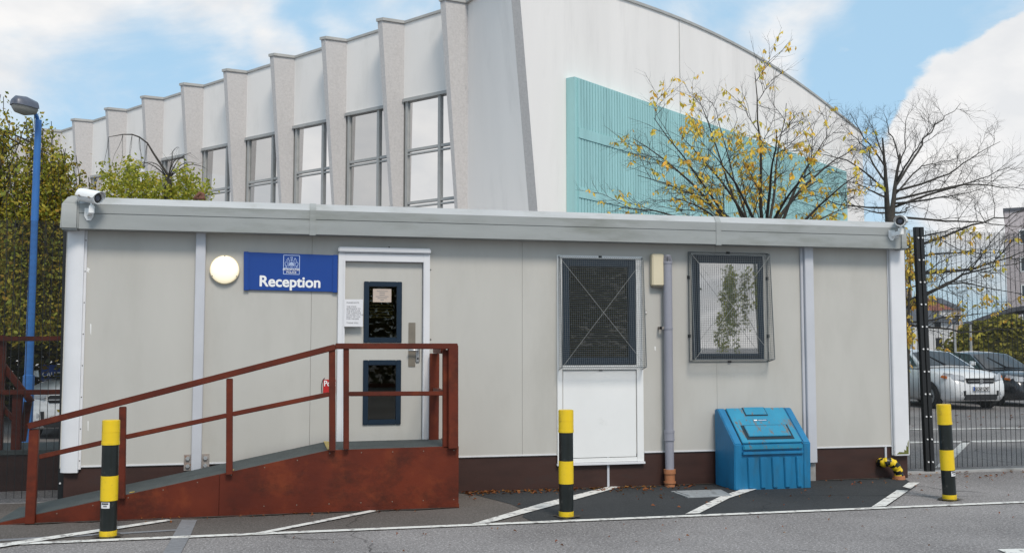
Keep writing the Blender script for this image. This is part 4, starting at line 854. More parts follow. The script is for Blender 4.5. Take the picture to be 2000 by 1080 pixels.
# weeping birches
def weeping(seed, foot, top, R_, n_str, strand, leafsize, label, lm, dens=1.0, ell=.5, wmat='birch', squash=.8, low=.5):
    T = Plant(seed); pts = T.limb(foot, top, .16, .05, jit=.04, n=8, sides=7); H = top.z
    cls = []
    for k in range(max(8, n_str//6)):
        a = T.r.uniform(0, 6.283); rr = R_*math.sqrt(T.r.random()); cls.append((a, rr, ell+(1-ell)*T.r.random()**.6))
    for k in range(n_str):
        a, rr, hh = T.r.choice(cls); px_, py_ = rr*math.cos(a)+T.r.gauss(0, .13), rr*math.sin(a)+T.r.gauss(0, .13); a = math.atan2(py_, px_); rr = math.hypot(px_, py_); t = T.r.uniform(.35, 1)
        base = pts[min(8, int(t*8))]; cr = 1-(rr/R_)**2
        hgt = H*(1-.3*(1-cr))*(hh+T.r.uniform(-.04, .02))
        tip = V3((foot.x+rr*math.cos(a), foot.y+rr*math.sin(a)*squash, hgt))
        if T.r.random() < .12: T.limb(base, tip, .022, .006, sag=.05, jit=.1, n=6, sides=4)
        L = strand*T.r.uniform(.5, 1.2); L = min(L, tip.z-low)
        if L < .25: continue
        L = L; m = 8; dx = V3((math.cos(a), math.sin(a), 0))*.25*T.r.random()
        sp = [tip+dx*math.sin(i/m*1.6)+V3((T.r.gauss(0, .03), T.r.gauss(0, .03), -L*i/m)) for i in range(m+1)]
        T.w.tube(sp, [.007]*m+[.003], 3, cap=False)
        for _ in range(int(L*38*dens)):
            i = T.r.random()*m; j = int(i); p = sp[j].lerp(sp[min(j+1, m)], i-j)+V3((T.r.gauss(0, .09), T.r.gauss(0, .09), T.r.gauss(0, .05))); T.leaf(p, leafsize*T.r.choice((.7, 1, 1, 1.25)), .7, .62)
    return T
ty = 8.5; fx = at(-30, 600, ty).x
T = weeping(41, V3((fx, ty, 0)), at(-20, 165, ty), 2.1, 560, 2.5, .075, '', 'l_birch', 1.5, low=1.75, ell=.55)
T.done('weeping_birch', V3((fx, ty, 0)), 'tall weeping birch with green and orange leaves behind the blue lamp post', 'l_birch', 'bark', 'weeping birches behind the cabin')
ty = 7.0; fx = at(325, 600, ty).x
T = Plant(43); foot = V3((fx, ty, 0)); T.limb(foot, at(330, 345, ty), .1, .06, sides=7)
arch = [at(*p, ty) for p in ((330, 345), (312, 318), (300, 300), (288, 280), (272, 268), (258, 263), (240, 263), (212, 268))]
T.w.tube(arch, [.026, .022, .019, .016, .014, .012, .009, .005], 6, cap=False)
for i in (3, 4, 5, 6, 7):
    for _ in range(2): c_ = arch[i]; L = T.r.uniform(.5, 1.0); T.limb(c_, c_+V3((T.r.uniform(-.2, .1), T.r.uniform(-.1, .1), -L)), .0045, .002, jit=.2, n=5, sides=3)
for px, py in ((385, 318), (372, 300), (355, 292), (398, 330), (345, 310), (280, 318), (262, 325)):
    q = at(px, py, ty+T.r.uniform(-.4, .4)); pts = T.limb(at(328, 350, ty), q, .012, .003, sag=.22, jit=.12, n=6, sides=4); T.fork(pts, 0, .35, .004, .9, 4, -.5)
for px, t0, cnt in ((207, 305, 5), (228, 330, 5), (250, 308, 9), (262, 318, 8), (275, 332, 6), (292, 335, 9), (305, 338, 9), (318, 345, 8), (338, 350, 8), (355, 318, 7), (365, 328, 8), (378, 335, 7), (395, 342, 5), (401, 345, 3), (240, 340, 6), (215, 335, 5), (330, 355, 8), (285, 345, 7)):
    for k in range(cnt):
        a = at(px+T.r.gauss(0, 6), t0+T.r.uniform(-8, 14), ty+T.r.gauss(0, .3)); L = T.r.uniform(.7, 1.9)
        for _ in range(int(L*60)): T.leaf(a+V3((T.r.gauss(0, .075), T.r.gauss(0, .1), -L*T.r.random())), .068, .75, .62)
T.done('weeping_birch', foot, 'small weeping birch with one bare arching branch just behind the cabin roof', 'l_green', 'bark', 'weeping birches behind the cabin')
def bush(seed, foot, rx, ry, h, n, ls, name, label, lm, cat='shrub', low=.02):
    T = Plant(seed); foot = V3(foot)
    cl = []
    for k in range(26):
        a = T.r.uniform(0, 6.283); q = math.sqrt(T.r.random()); e = foot+V3((rx*.8*q*math.cos(a), ry*.8*q*math.sin(a), h*T.r.uniform(.35, .88)*(1-.35*q*q))); T.limb(foot+V3((0, 0, .05)), e, .03, .008, jit=.1, n=5, sides=4); cl.append(e)
    for _ in range(n):
        c = T.r.choice(cl); sgm = .17*min(rx, h); p = c+V3((T.r.gauss(0, sgm*1.2), T.r.gauss(0, sgm), T.r.gauss(0, sgm))); 
        if T.r.random() < .35: p = foot+V3(((p-foot).x, (p-foot).y, T.r.uniform(low, .7)*h))
        if p.z > .03: T.leaf(p, ls, .4, .6)
    t = T.done(name, foot, label, lm, 'twig', None, 'foliage'); t['category'] = cat; return t
bush(51, V3((at(195, 600, 6.5).x, 6.5, 0)), .62, .7, at(170, 325, 6.5).z, 4500, .085, 'shrub', 'bushy green shrub between the two birches behind the cabin', 'l_birch')
bush(52, V3((at(30, 700, 13).x, 13, 0)), 3.6, 1.6, at(30, 400, 13).z, 15000, .16, 'evergreen_shrub', 'dark dense shrubbery behind the left mesh fence', 'l_dark')
bush(53, V3((at(130, 700, 15).x, 15, 0)), 3.0, 1.6, at(30, 440, 15).z, 9000, .17, 'evergreen_shrub', 'second dark evergreen shrub behind the silver car at the left', 'l_dark')
# trees mirrored in the windows, standing across the road behind the viewpoint
T = weeping(61, V3((26, -32, 0)), V3((25.7, -32, 7.4)), 2.5, 110, 2.4, .15, '', 'l_green', .7)
T.done('birch_tree', V3((26, -32, 0)), 'yellow birch mirrored in the glass of the right guarded window', 'l_green', 'birch')
bush(62, V3((12.0, -31, 0)), 9.0, 2.0, 7.4, 15000, .32, 'yew_tree', 'dark tree mirrored in the left guarded window', 'l_dark', 'tree')

# ------------------------------------------------------------------ street lamp
ly = 5.6; lbx = at(54, 770, ly).x
sl_t = thing('street_lamp', (lbx, ly, 0), 'blue street lamp post with a grey lantern before the birch', 'street lamp')
ptop = at(75, 235, ly); b = MB(); b.tube([(lbx, ly, 0), (lbx+(ptop.x-lbx)*.33, ly, 1.2), (lbx+(ptop.x-lbx)*.34, ly, 1.21), ptop], [.085, .085, .068, .05], 16); b.build('post', M['lamp_blue'], sl_t, smooth=30)
b = MB(); b.tube([ptop-V3((0, 0, .06)), at(72, 228, ly), at(66, 218, ly-.15)], [.03, .03, .028], 10); b.build('arm', M['lamp_blue'], sl_t, smooth=True)
lc = at(49, 210, ly-.35); b = MB(); rs = []
axl = V3((-.75, -.65, .05)).normalized()*.85; sdl = V3((-axl.y, axl.x, 0)).normalized()*.88; k = 1.0
def lring(s, w, h0, h1): return [lc+axl*s+sdl*w*math.cos(a)+V3((0, 0, (h1 if math.sin(a) > 0 else h0)*abs(math.sin(a)))) for a in [2*math.pi*i/16 for i in range(16)]]
b.rings([lring(-.23, .07, .02, .08), lring(-.2, .12, .01, .13), lring(.0, .145, .01, .17), lring(.18, .14, .01, .15), lring(.24, .08, .01, .09)]); b.build('hood', M['hood'], sl_t, smooth=50)
b = MB(); b.rings([lring(-.19, .1, -.08, .005), lring(0, .13, -.13, .005), lring(.16, .125, -.11, .005), lring(.22, .07, -.06, .005)]); b.build('bowl', M['bowl'], sl_t, smooth=50)

# ------------------------------------------------------------------ cars
def car(name, loc, rz, label, cat, paint, L=4.35, W=1.8, H=1.66, hood=1.0, belt=1.02, suv=True, plate=None, group='cars in the yards'):
    t = thing(name, loc, label, cat, group, rz); T_ = wm(t)
    P = lambda x, y, z: T_ @ V3((x, y, z))          # +x is the front
    hw = W/2; gc = .2 if suv else .16
    # lower body: stations along the length
    st = [(-L/2, .55, belt-.12, .84), (-L/2+.08, .32, belt-.02, .95), (-L/2+.5, gc, belt, 1), (-.6, gc, belt, 1), (L*.12, gc, belt-.01, 1), (L*.2, gc, hood+.02, .985), (L*.36, gc, hood-.03, .96), (L/2-.22, gc+.02, hood-.12, .91), (L/2-.06, gc+.08, hood-.27, .82), (L/2, gc+.16, hood-.42, .72)]
    rs = []
    for x, zb, zt3, kw in st:
        w = hw*kw; zm = zb+(zt3-zb)*.52
        half = [(w*.86, zb), (w*.97, zb+.1), (w, zm), (w*.97, zt3-.09), (w*.88, zt3-.015), (w*.5, zt3+.025), (0, zt3+.035)]
        rs.append([P(x, y, z) for y, z in half] + [P(x, -y, z) for y, z in half[-2::-1]])
    b = MB(); b.rings(rs); body = b.build('body', M[paint], t, smooth=45)
    # greenhouse
    x0, x1, x2, x3 = -L/2+.18, -L/2+(.55 if suv else .95), L*.02, L*.21
    wt, wb = hw*.72, hw*.9
    zr_ = H
    roof = []
    for x, z, w in ((x0, belt-.03, wb), (x1, zr_-.07, wt*.97), ((x1+x2)/2, zr_, wt), (x2, zr_-.05, wt*.98), (x3, hood+.03, wb)):
        roof.append((x, z, w))
    gl = []
    def GP(i, s): x, z, w = roof[i]; return P(x, s*w, z)
    b = MB(); rs = []
    for i, (x, z, w) in enumerate(roof): rs.append([P(x, -w, z), P(x, -w*.6, z+.03), P(x, 0, z+.04), P(x, w*.6, z+.03), P(x, w, z)])
    b.rings(rs, closed=False, cap=False)
    for s in (-1, 1):
        b.face([GP(0, s), GP(1, s), GP(2, s), GP(3, s), GP(4, s)])
    b.build('roof', M[paint], t, smooth=35)
    def lerp(a, c, k): return V3(a)+(V3(c)-V3(a))*k
    def pane(nm, q, lift):
        c = sum((V3(v) for v in q), V3())/len(q); n_ = (V3(q[1])-V3(q[0])).cross(V3(q[2])-V3(q[0])).normalized(); ctr = T_ @ V3((0, 0, H*.7))
        if n_.dot(c-ctr) < 0: n_ = -n_
        bb = MB(); bb.face([V3(v)+n_*lift for v in q]); return bb.build(nm, M['carglass'], t)
    a, c, e, f = GP(3, -1), GP(3, 1), GP(4, 1), GP(4, -1)
    up_l, up_r, lo_r, lo_l = lerp(lerp(a, c, .06), lerp(f, e, .06), .06), lerp(lerp(a, c, .94), lerp(f, e, .94), .06), lerp(lerp(a, c, .95), lerp(f, e, .95), .93), lerp(lerp(a, c, .05), lerp(f, e, .05), .93)
    mu, ml = lerp(up_l, up_r, .5)+V3((0, 0, .04)), lerp(lo_l, lo_r, .5)+V3((0, 0, .045))
    bb = MB(); off = (T_.to_3x3() @ V3((.012, 0, .02))); bb.rings([[lo_l+off, ml+off, lo_r+off], [up_l+off, mu+off, up_r+off]], closed=False, cap=False); ws = bb.build('windscreen', M['carglass'], t, smooth=True)
    bb = MB(); bb.bar(lerp(lo_l, lo_r, .45)+off*2+V3((0, 0, .03)), lerp(lerp(lo_l, lo_r, .25), lerp(up_l, up_r, .3), .75)+off*2, .02, .02); bb.build('wiper', M['plastic'], ws)
    for s in (-1, 1):
        A_, B_, C_, D_, E_ = [GP(i, s) for i in range(5)]
        mid_b = lerp(A_, E_, .5); mid_t = GP(2, s)
        lo = lambda k, v: lerp(lerp(A_, E_, k), (B_ if k < .3 else C_ if k < .55 else D_), v)
        bl = lambda k: lerp(A_, E_, k)+V3((0, 0, .05)); tpf = lambda q: q-V3((0, 0, .06))
        pane('side_window', [bl(.16), bl(.34), lerp(tpf(B_), tpf(C_), .45), lerp(tpf(B_), tpf(C_), .02)], .008)
        pane('side_window', [bl(.37), bl(.6), lerp(tpf(C_), tpf(D_), .35), lerp(tpf(B_), tpf(C_), .55)], .008)
        pane('side_window', [bl(.63), bl(.93), lerp(tpf(D_), lerp(D_, E_, .12), .6), lerp(tpf(C_), tpf(D_), .42)], .008)
        for xw in (-L/2+.78, L/2-.85):
            bb = MB(); c0 = P(xw, s*(hw-.2), .33); ay = (T_.to_3x3() @ V3((0, s, 0)))
            bb.disc_prism(c0, ay, .34, .205, 28); wh = bb.build('wheel', M['tyre'], t, bevel=.03, smooth=40)
            bb = MB(); bb.disc_prism(P(xw, s*(hw+.0055), .33), ay, .215, .008, 20)
            bb.build('rim', M['alu'], wh, smooth=30)
            bb = MB()
            for kk in range(5):
                an = kk*2*math.pi/5; bb.prism([P(xw+math.cos(an+q)*rr, s*(hw+.0145), .33+math.sin(an+q)*rr) for q, rr in ((-.3, .17), (.3, .17), (.12, .08), (-.12, .08))], ay*.004)
            bb.build('spoke_gap', M['plastic'], wh)
        bb = MB(); bb.rings([[P(xw2, s*(hw+.004), .33+0) for xw2 in (0, 0, 0)]]*2) if False else None
        bb.b.free()
        bb = MB(); mb_ = P(L*.13, s*(hw+.1), belt+.1); bb.rings([[mb_+(T_.to_3x3() @ V3((dx, s*dy*r_, dz*r_))) for dx0, dy, dz in ((0, -.1, -.06), (0, .08, -.05), (0, .1, .05), (0, -.08, .08))] for dx, r_ in ((-.05, .8), (0, 1), (.05, .6))]); bb.build('mirror', M[paint], t, smooth=60)
        # wheel arch trim
        for xw in (-L/2+.78, L/2-.85):
            bb = MB(); o1, o2 = [], []
            for kk in range(13):
                an = math.pi*kk/12; o1.append(P(xw+.4*math.cos(an), s*(hw-.0), .33+.4*math.sin(an))); o2.append(P(xw+.345*math.cos(an), s*(hw+.006), .33+.345*math.sin(an)))
            bb.rings([o1, o2], closed=False, cap=False); bb.build('wheel_arch', M['plastic'], t)
        # headlamp wraps the corner
        bb = MB(); zh = hood-.24; q = [(L/2-.02, .48, zh-.02), (L/2-.13, .74, zh-.02), (L/2-.42, .93, zh+.06), (L/2-.38, .9, zh+.17), (L/2-.2, .7, zh+.13), (L/2-.08, .5, zh+.1)]
        bb.prism([P(x, s*y*hw, z) for x, y, z in q], T_.to_3x3() @ V3((.035, s*.03, .01))); hl = bb.build('headlight', M['lampglass'], t, bevel=.008)
        bb = MB(); bb.prism([P(x, s*y*hw, z) for x, y, z in ((L/2-.28, .86, zh+.02), (L/2-.42, .955, zh+.05), (L/2-.4, .945, zh+.1), (L/2-.28, .86, zh+.09))], T_.to_3x3() @ V3((.04, s*.04, .0))); bb.build('indicator', M['amber'], hl)
        bb = MB(); bb.prism([P(x, s*y*hw, z) for x, y, z in ((L/2+.005, .5, .36), (L/2-.14, .8, .36), (L/2-.12, .78, .5), (L/2+.01, .5, .5))], T_.to_3x3() @ V3((.02, s*.01, 0))); fg = bb.build('fog_recess', M['plastic'], t)
        bb = MB(); bb.disc_prism(P(L/2-.03, s*.64*hw, .43), T_.to_3x3() @ V3((1, s*.4, 0)), .05, .03, 12); bb.build('fog_lamp', M['lampglass'], fg)
    bb = MB(); bb.box(L/2-.25, L/2+.015, -hw*.44, hw*.44, hood-.33, hood-.2, M=T_); gr = bb.build('grille', M['plastic'], t, bevel=.02)
    bb = MB(); bb.box(L/2-.03, L/2+.022, -hw*.42, hw*.42, hood-.285, hood-.265, M=T_); bb.build('grille_bar', M['chrome'], gr)
    bb = MB(); bb.disc_prism(P(L/2+.016, 0, hood-.272), T_.to_3x3() @ V3((1, 0, 0)), .055, .012, 14); bb.build('emblem', M['chrome'], gr)
    bb = MB(); bb.box(L/2-.2, L/2+.012, -hw*.52, hw*.52, gc+.06, gc+.22, M=T_); bb.build('lower_grille', M['plastic'], t, bevel=.02)
    if plate:
        zp = hood-.47; bb = MB(); bb.box(L/2+.005, L/2+.035, -.26, .26, zp-.055, zp+.055, M=T_); pl_ = bb.build('number_plate', M['plate'], t)
        bb = MB(); bb.box(L/2+.0352, L/2+.0365, -.258, -.215, zp-.053, zp+.053, M=T_); bb.build('plate_band', M['plateblue'], pl_)
        text(plate, .112, M['ink'], pl_, P(L/2+.036, -.2, zp-.04), T_.to_3x3() @ V3((0, 1, 0)), (0, 0, 1), off=.003, sx=.8)
    return t
fy_c = gnd(1829, 797)
wy = fy_c.y
cxs = at(1906, 780, wy-.9).x+.15
car('parked_car', (cxs, wy+1.25, 0), R(-90), 'silver off-road car facing the mesh fence, front plate showing', 'car', 'silver', 4.35, 1.84, zat(684, V3((cxs, wy+1.8, 0))), 1.02, 1.06, True, 'EO59 UXF')
car('parked_car', (at(2014, 780, wy).x+.15, wy+1.9, 0), R(-90), 'dark car parked at the right edge beside the silver off-road car', 'car', 'darkpaint', 4.3, 1.78, 1.46, .93, .95, False)
car('parked_car', (at(1800, 790, wy-.7).x-.92, wy+1.5, 0), R(-90), 'silver car mostly hidden behind the right end of the cabin', 'car', 'silver', 4.2, 1.72, 1.45, .88, .95, False, 'EY08 KTZ')
lc_ = at(150, 800, 7.8)
car('parked_car', (lc_.x-.12, 10.0, 0), R(-90), 'silver car behind the left mesh fence and red timber steps', 'car', 'silver', 4.2, 1.74, zat(731, V3((lc_.x, 9.6, 0))), .98, 1.02, False)
# blue board behind the left car
bs = thing('blue_board', at(102, 760, 10.9), 'blue notice board behind the silver car on the left', 'sign')
p0, p1_ = at(78, 770, 12.6), at(150, 712, 12.6); b = MB(); b.box(p0.x, p1_.x, 12.6, 12.64, p0.z-.2, p1_.z); b.build('board', M['blue'], bs)
for x in (p0.x+.1, p1_.x-.1):
    b = MB(); b.box(x-.03, x+.03, 12.645, 12.7, 0, p1_.z); b.build('leg', M['fence'], bs)
text("CALLERS", .13, M['lettering'], bs, at(82, 735, 12.59), (1, 0, 0), (0, 0, 1), off=.004)

# ------------------------------------------------------------------ timber steps behind the left fence
ts = thing('timber_steps', (at(60, 880, 1.4).x, 1.6, 0), 'dark red timber landing and stair rails behind the left fence', 'steps')
sy = 1.3; B = lambda px, py, y=sy: at(px, py, y)
lx0_, lx1_ = B(-90, 880).x, B(122, 880).x+.6; ld = B(60, 882).z
b = MB(); b.box(lx0_, lx1_, sy, sy+.03, 0, ld-.03); b.build('side_panel', M['skirt'], ts)
b = MB(); b.box(lx0_, lx1_, sy-.02, sy+.031+1.0, ld-.028, ld+.02); b.build('deck', M['rubber'], ts)
def bb_(p0, p1, w=.07, h=.07, nm='rail', y=sy+.05): b = MB(); b.bar(at(*p0, y), at(*p1, y), w, h); return b.build(nm, M['timber'], ts, bevel=.004)
bb_((-90, 662), (240, 660), .06, .055); bb_((-10, 766), (240, 764), .06, .055)
def pv(px, py0, w, y=sy+.11): p = at(px, py0, y); b = MB(); b.box(p.x-w/2, p.x+w/2, y-.04, y+.04, ld+.0, p.z); return b.build('post', M['timber'], ts, bevel=.004)
pv(4, 655, .09); pv(35, 765, .1)
bb_((-40, 655), (62, 785), .06, .07, 'stair_rail', sy+.2); bb_((-40, 745), (44, 838), .06, .05, 'stair_rail', sy+.2)
b = MB(); b.prism([at(*p, sy+.24) for p in ((46, 785), (62, 782), (49, 862), (40, 862))], (0, .05, 0)); b.build('stringer', M['timber'], ts)
# ------------------------------------------------------------------ distance on the right
hd = thing('clipped_hedge', gnd(1960, 712), 'broad yellow green hedge bank behind the parked cars', 'hedge')
T = Plant(71); yh = 32.0; x0, x1 = at(1862, 690, yh).x, at(2120, 690, yh).x; zh_ = at(1950, 622, yh).z
for _ in range(9000):
    x = T.r.uniform(x0, x1); e = min(1, (x-x0)/2.2+.35); z = zh_*e*T.r.random()**.7*(1+.06*math.sin(x*2.1)); T.leaf(V3((x, yh+T.r.uniform(-.7, 2)*(1.2-z/zh_*.8), z+.05)), .26, .3, .6)
T.l.build('foliage', M['hedge'], hd, recalc=False)
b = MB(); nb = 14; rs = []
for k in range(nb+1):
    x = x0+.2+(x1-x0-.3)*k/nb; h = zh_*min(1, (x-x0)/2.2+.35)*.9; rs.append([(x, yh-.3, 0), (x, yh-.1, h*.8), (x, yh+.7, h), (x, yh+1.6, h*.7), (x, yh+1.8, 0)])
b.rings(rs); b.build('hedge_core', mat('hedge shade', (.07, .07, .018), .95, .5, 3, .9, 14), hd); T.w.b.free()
def house(name, x0, x1, y, ze, zr, label, wallm, roofm, wins, cat='house', depth=7, gable=False, group=None):
    h = thing(name, ((x0+x1)/2, y+depth/2, 0), label, cat, group); w = MB()
    if gable: w.prism([(x0, y, 0), (x1, y, 0), (x1, y, ze), ((x0+x1)/2, y, zr-.1), (x0, y, ze)], (0, depth, 0))
    else: w.box(x0, x1, y, y+depth, 0, ze)
    w.build('wall', M[wallm], h); r = MB()
    if gable:
        xm = (x0+x1)/2
        for s, xe in ((-1, x0-.3), (1, x1+.3)): r.hexa([(xe, y-.3, ze-.15), (xm, y-.3, zr), (xm, y+depth+.3, zr), (xe, y+depth+.3, ze-.15), (xe, y-.3, ze), (xm, y-.3, zr+.15), (xm, y+depth+.3, zr+.15), (xe, y+depth+.3, ze)])
    elif zr > ze: r.prism([(x0-.3, y-.3, ze), (x0-.3, y+depth/2, zr), (x0-.3, y+depth+.3, ze)], (x1-x0+.6, 0, 0))
    else: r.box(x0-.1, x1+.1, y-.1, y+depth+.1, ze, ze+.3)
    rf = r.build('roof', M[roofm], h)
    for (wx0, wx1, wz0, wz1) in wins:
        f = MB(); frame_ring(f, wx0, wx1, wz0, wz1, .09, y-.04, y+.02); fo = f.build('window', M['whitepanel'], h); f = MB(); f.box(wx0+.08, wx1-.08, y-.015, y-.005, wz0+.08, wz1-.08); f.build('pane', M['carglass'], fo)
    return h, rf
yh = 48; hx0, hx1 = at(1783, 640, yh).x, at(1858, 640, yh).x
wq = [(at(a, 650, yh).x, at(c, 650, yh).x, at(1820, e, yh).z, at(1820, f, yh).z) for a, c, e, f in ((1824, 1842, 682, 657), (1822, 1840, 645, 626), (1794, 1804, 682, 660))]
house('white_house', hx0, hx1, yh, at(1820, 628, yh).z, at(1820, 588, yh).z, 'white rendered house with dark windows beyond the parked cars', 'housewhite', 'roofdark', wq, depth=9)
yh = 95
for k, (a, c, e, rr, rm, lab) in enumerate(((1772, 1835, 606, 580, 'roofred', 'distant brick house with a red roof behind the white house'), (1840, 1900, 602, 578, 'roofred', 'distant red roofed house in the middle of the far row'), (1905, 1962, 598, 572, 'roofdark', 'distant dark roofed house beside the tower block'))):
    x0, x1 = at(a, 600, yh).x, at(c, 600, yh).x; z0, z1 = at(a, e, yh).z, at(a, rr, yh).z
    wq = [(x0+(x1-x0)*q-.6, x0+(x1-x0)*q+.6, z0-2.2, z0-.8) for q in (.22, .5, .78)]
    h, rf = house('brick_house', x0, x1, yh+k*4, z0, z1, lab, 'brick' if k != 1 else 'housewhite', rm, wq, depth=9, group='far row of houses')
    b = MB(); b.box(x0+.8, x0+1.5, yh+k*4+4, yh+k*4+4.8, z1-.6, z1+1.2); b.build('chimney', M['brick'], rf)
yh = 70; tx0 = at(1966, 550, yh).x; tz = at(1980, 414, yh).z
wq = []
for r_ in range(6):
    for q in range(4): wq.append((tx0+1.2+q*3, tx0+2.6+q*3, tz-3.2-r_*2.6, tz-1.8-r_*2.6))
tb, _ = house('tower_block', tx0, tx0+14, yh, tz, tz, 'tall brick block of flats at the far right edge', 'tower', 'roofdark', [w for w in wq if w[2] > 1], 'building', depth=12)
tb.rotation_euler.z = R(-40); c0 = V3((-7, -6, 0)); c0.rotate(tb.rotation_euler); tb.location = V3((tx0, yh, 0))-c0
yh = 42; rx = at(1873, 640, yh).x; b_ = thing('curved_roof_shed', (rx+6, yh+5, 0), 'low shed with a dark curved roof behind the hedge', 'shed')
b = MB(); xa, xb = at(1872, 640, yh).x, at(2110, 640, yh).x; z0 = at(1880, 645, yh).z; z1 = at(1930, 606, yh).z; b.box(xa+.3, xb-.3, yh+.2, yh+8, 0, z0); b.build('wall', M['brick'], b_)
b = MB(); o1 = [(xa+(xb-xa)*k/20, z0+(z1-z0)*math.sin(math.pi*min(1, .0+k/20*1.0))) for k in range(21)]
b.rings([[(x, yh, z), (x, yh+9, z), (x, yh+9, z+.25), (x, yh, z+.25)] for x, z in o1]); b.build('roof', M['roofdark'], b_)
b_.rotation_euler.z = R(-40); c0 = V3((-6, -5, 0)); c0.rotate(b_.rotation_euler); b_.location = V3((rx, yh, 0))-c0
for px, lab in ((1866, 'thin grey lamp column behind the silver off-road car'), (1897, 'thin grey lamp column left of the dark car')):
    p = at(px, 690, 28); b = MB(); zt_ = at(px, 632, 28).z; t = thing('lamp_column', (p.x, 28, 0), lab, 'lamp post', 'thin lamp columns in the far car park'); b.tube([(p.x, 28, 0), (p.x, 28, zt_)], [.07, .05], 10); b.build('post', M['alum'], t, smooth=40)
    b = MB(); b.box(p.x-.3, p.x+.05, 27.9, 28.1, zt_, zt_+.09); b.build('lantern', M['hood'], t, bevel=.02)

# ------------------------------------------------------------------ light, sky
SUN_EL, SUN_AZ = R(50), (.12, -1)
sd = V3((SUN_AZ[0], SUN_AZ[1], 0)).normalized()*math.cos(SUN_EL)+V3((0, 0, math.sin(SUN_EL)))
ld_ = bpy.data.lights.new('sun', 'SUN'); ld_.energy = 1.9; ld_.angle = R(16); ld_.color = (1, .925, .83)
so = bpy.data.objects.new('sun', ld_); COL.objects.link(so); so.rotation_euler = sd.to_track_quat('Z', 'Y').to_euler(); so.location = (0, -20, 40)
w = bpy.data.worlds.new('World'); scn.world = w; w.use_nodes = True; nt = w.node_tree; bg = nt.nodes['Background']; bg.inputs[1].default_value = .12
sky = nt.nodes.new('ShaderNodeTexSky'); sky.sky_type = 'NISHITA'; sky.sun_disc = False; sky.sun_elevation = SUN_EL; sky.sun_rotation = math.atan2(sd.x, sd.y); sky.air_density = 1.0; sky.dust_density = .3; sky.ozone_density = 1.5
tc = nt.nodes.new('ShaderNodeTexCoord'); dirv = tc.outputs['Generated']
def blob(px, py, r_in, r_out, amp):
    dv = nt.nodes.new('ShaderNodeVectorMath'); dv.operation = 'DOT_PRODUCT'; nt.links.new(dirv, dv.inputs[0]); dv.inputs[1].default_value = ray(px, py).normalized()
    mr = nt.nodes.new('ShaderNodeMapRange'); mr.interpolation_type = 'SMOOTHERSTEP'; nt.links.new(dv.outputs['Value'], mr.inputs[0])
    mr.inputs[1].default_value = math.cos(R(r_out)); mr.inputs[2].default_value = math.cos(R(r_in)); mr.inputs[3].default_value = 0; mr.inputs[4].default_value = amp; return mr.outputs[0]
def add(a, c, op='ADD'):
    n = nt.nodes.new('ShaderNodeMath'); n.operation = op; nt.links.new(a, n.inputs[0])
    if hasattr(c, 'links'): nt.links.new(c, n.inputs[1])
    else: n.inputs[1].default_value = c
    return n.outputs[0]
mp = nt.nodes.new('ShaderNodeMapping'); mp.inputs['Scale'].default_value = (1, 1, 1.9); nt.links.new(dirv, mp.inputs[0])
nz = nt.nodes.new('ShaderNodeTexNoise'); nz.inputs['Scale'].default_value = 4.5; nz.inputs['Detail'].default_value = 12; nz.inputs['Roughness'].default_value = .6; nz.inputs['Distortion'].default_value = .6; nt.links.new(mp.outputs[0], nz.inputs['Vector'])
base = nz.outputs[0]
nz2 = nt.nodes.new('ShaderNodeTexNoise'); nz2.inputs['Scale'].default_value = 14; nz2.inputs['Detail'].default_value = 6; nt.links.new(mp.outputs[0], nz2.inputs['Vector'])
tot = add(base, .05)
tot = add(tot, add(add(nz2.outputs[0], -.5), .28, 'MULTIPLY'))
def rdir(px, py, n_):
    d = ray(px, py).normalized(); return d - n_*2*d.dot(n_)
def blobd(d, r_in, r_out, amp):
    global ray
    keep = ray; ray = lambda a, b: d
    o = blob(0, 0, r_in, r_out, amp); ray = keep; return o
for d in (rdir(835, 300, no_), rdir(500, 330, no_)): tot = add(tot, blobd(d, 8, 22, .3))
tot = add(tot, blobd(rdir(1425, 560, V3((0, -1, 0))), 6, 16, .3)); tot = add(tot, blobd(V3((.2, -.6, .75)).normalized(), 20, 60, .12))
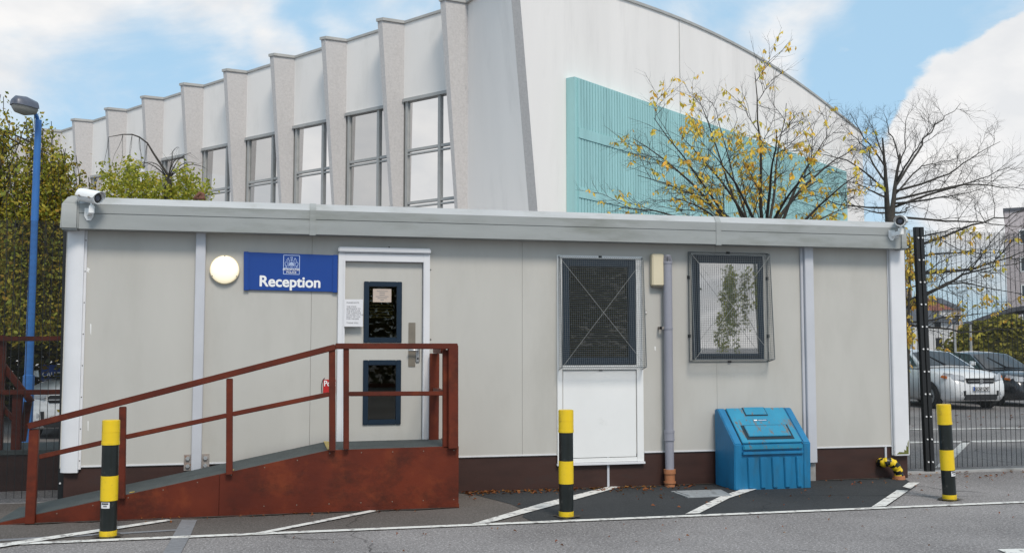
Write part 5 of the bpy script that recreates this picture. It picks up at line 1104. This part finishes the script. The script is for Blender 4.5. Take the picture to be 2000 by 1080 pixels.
for bl in ((240, 50, 2, 10, .2), (60, 110, 1, 7, .16), (420, 30, .5, 4, .1), (545, 92, .2, 1.9, .14), (690, 10, .5, 3, .1), (470, 130, .5, 2, .06), (1570, 80, 1, 4.5, .24), (1400, 20, .5, 3, .1), (1950, 290, 2.5, 7.0, .3), (1840, 280, 1.5, 4, .16), (2020, 160, 1, 4.5, .2), (1980, 40, 1, 5, .1), (1950, 400, 1, 5, .14),
           (330, 260, 3, 9, -.26), (650, 50, 1, 4, -.14), (1720, 130, 1.5, 5, -.24), (1850, 90, 1, 5, -.1), (1880, 560, 2, 6, -.1), (1640, 190, 1, 4, -.14)):
    tot = add(tot, blob(*bl))
cl = nt.nodes.new('ShaderNodeMapRange'); cl.interpolation_type = 'SMOOTHSTEP'; nt.links.new(tot, cl.inputs[0]); cl.inputs[1].default_value = .44; cl.inputs[2].default_value = .9
nz3 = nt.nodes.new('ShaderNodeTexNoise'); nz3.inputs['Scale'].default_value = 9; nz3.inputs['Detail'].default_value = 12; nz3.inputs['Roughness'].default_value = .58; nt.links.new(mp.outputs[0], nz3.inputs['Vector'])
cu = add(nz3.outputs[0], .0)
for bl in ((1960, 270, 2.5, 6.5, .5), (1850, 270, 1, 3.6, .34), (2040, 150, .8, 4.5, .4), (1590, 90, .4, 3, .12)): cu = add(cu, blob(*bl))
c2 = nt.nodes.new('ShaderNodeMapRange'); c2.interpolation_type = 'SMOOTHSTEP'; nt.links.new(cu, c2.inputs[0]); c2.inputs[1].default_value = .66; c2.inputs[2].default_value = .8
cover = add(cl.outputs[0], c2.outputs[0], 'MAXIMUM')
shade = mixc(nt, ramp(nt, nz2.outputs[0], .35, .65), (5.5, 5.6, 5.75), (6.5, 6.45, 6.4))
blu = mixc(nt, .82, sky.outputs[0], (3.0, 4.65, 6.05))
fin = mixc(nt, cover, blu, shade)
nt.links.new(fin, bg.inputs[0])
scn.view_settings.view_transform = 'Standard'; scn.view_settings.look = 'None'; scn.view_settings.exposure = .3; scn.view_settings.gamma = 1
scn.cycles.use_denoising = True; scn.cycles.max_bounces = 6; scn.cycles.transparent_max_bounces = 16; scn.cycles.sample_clamp_indirect = 6
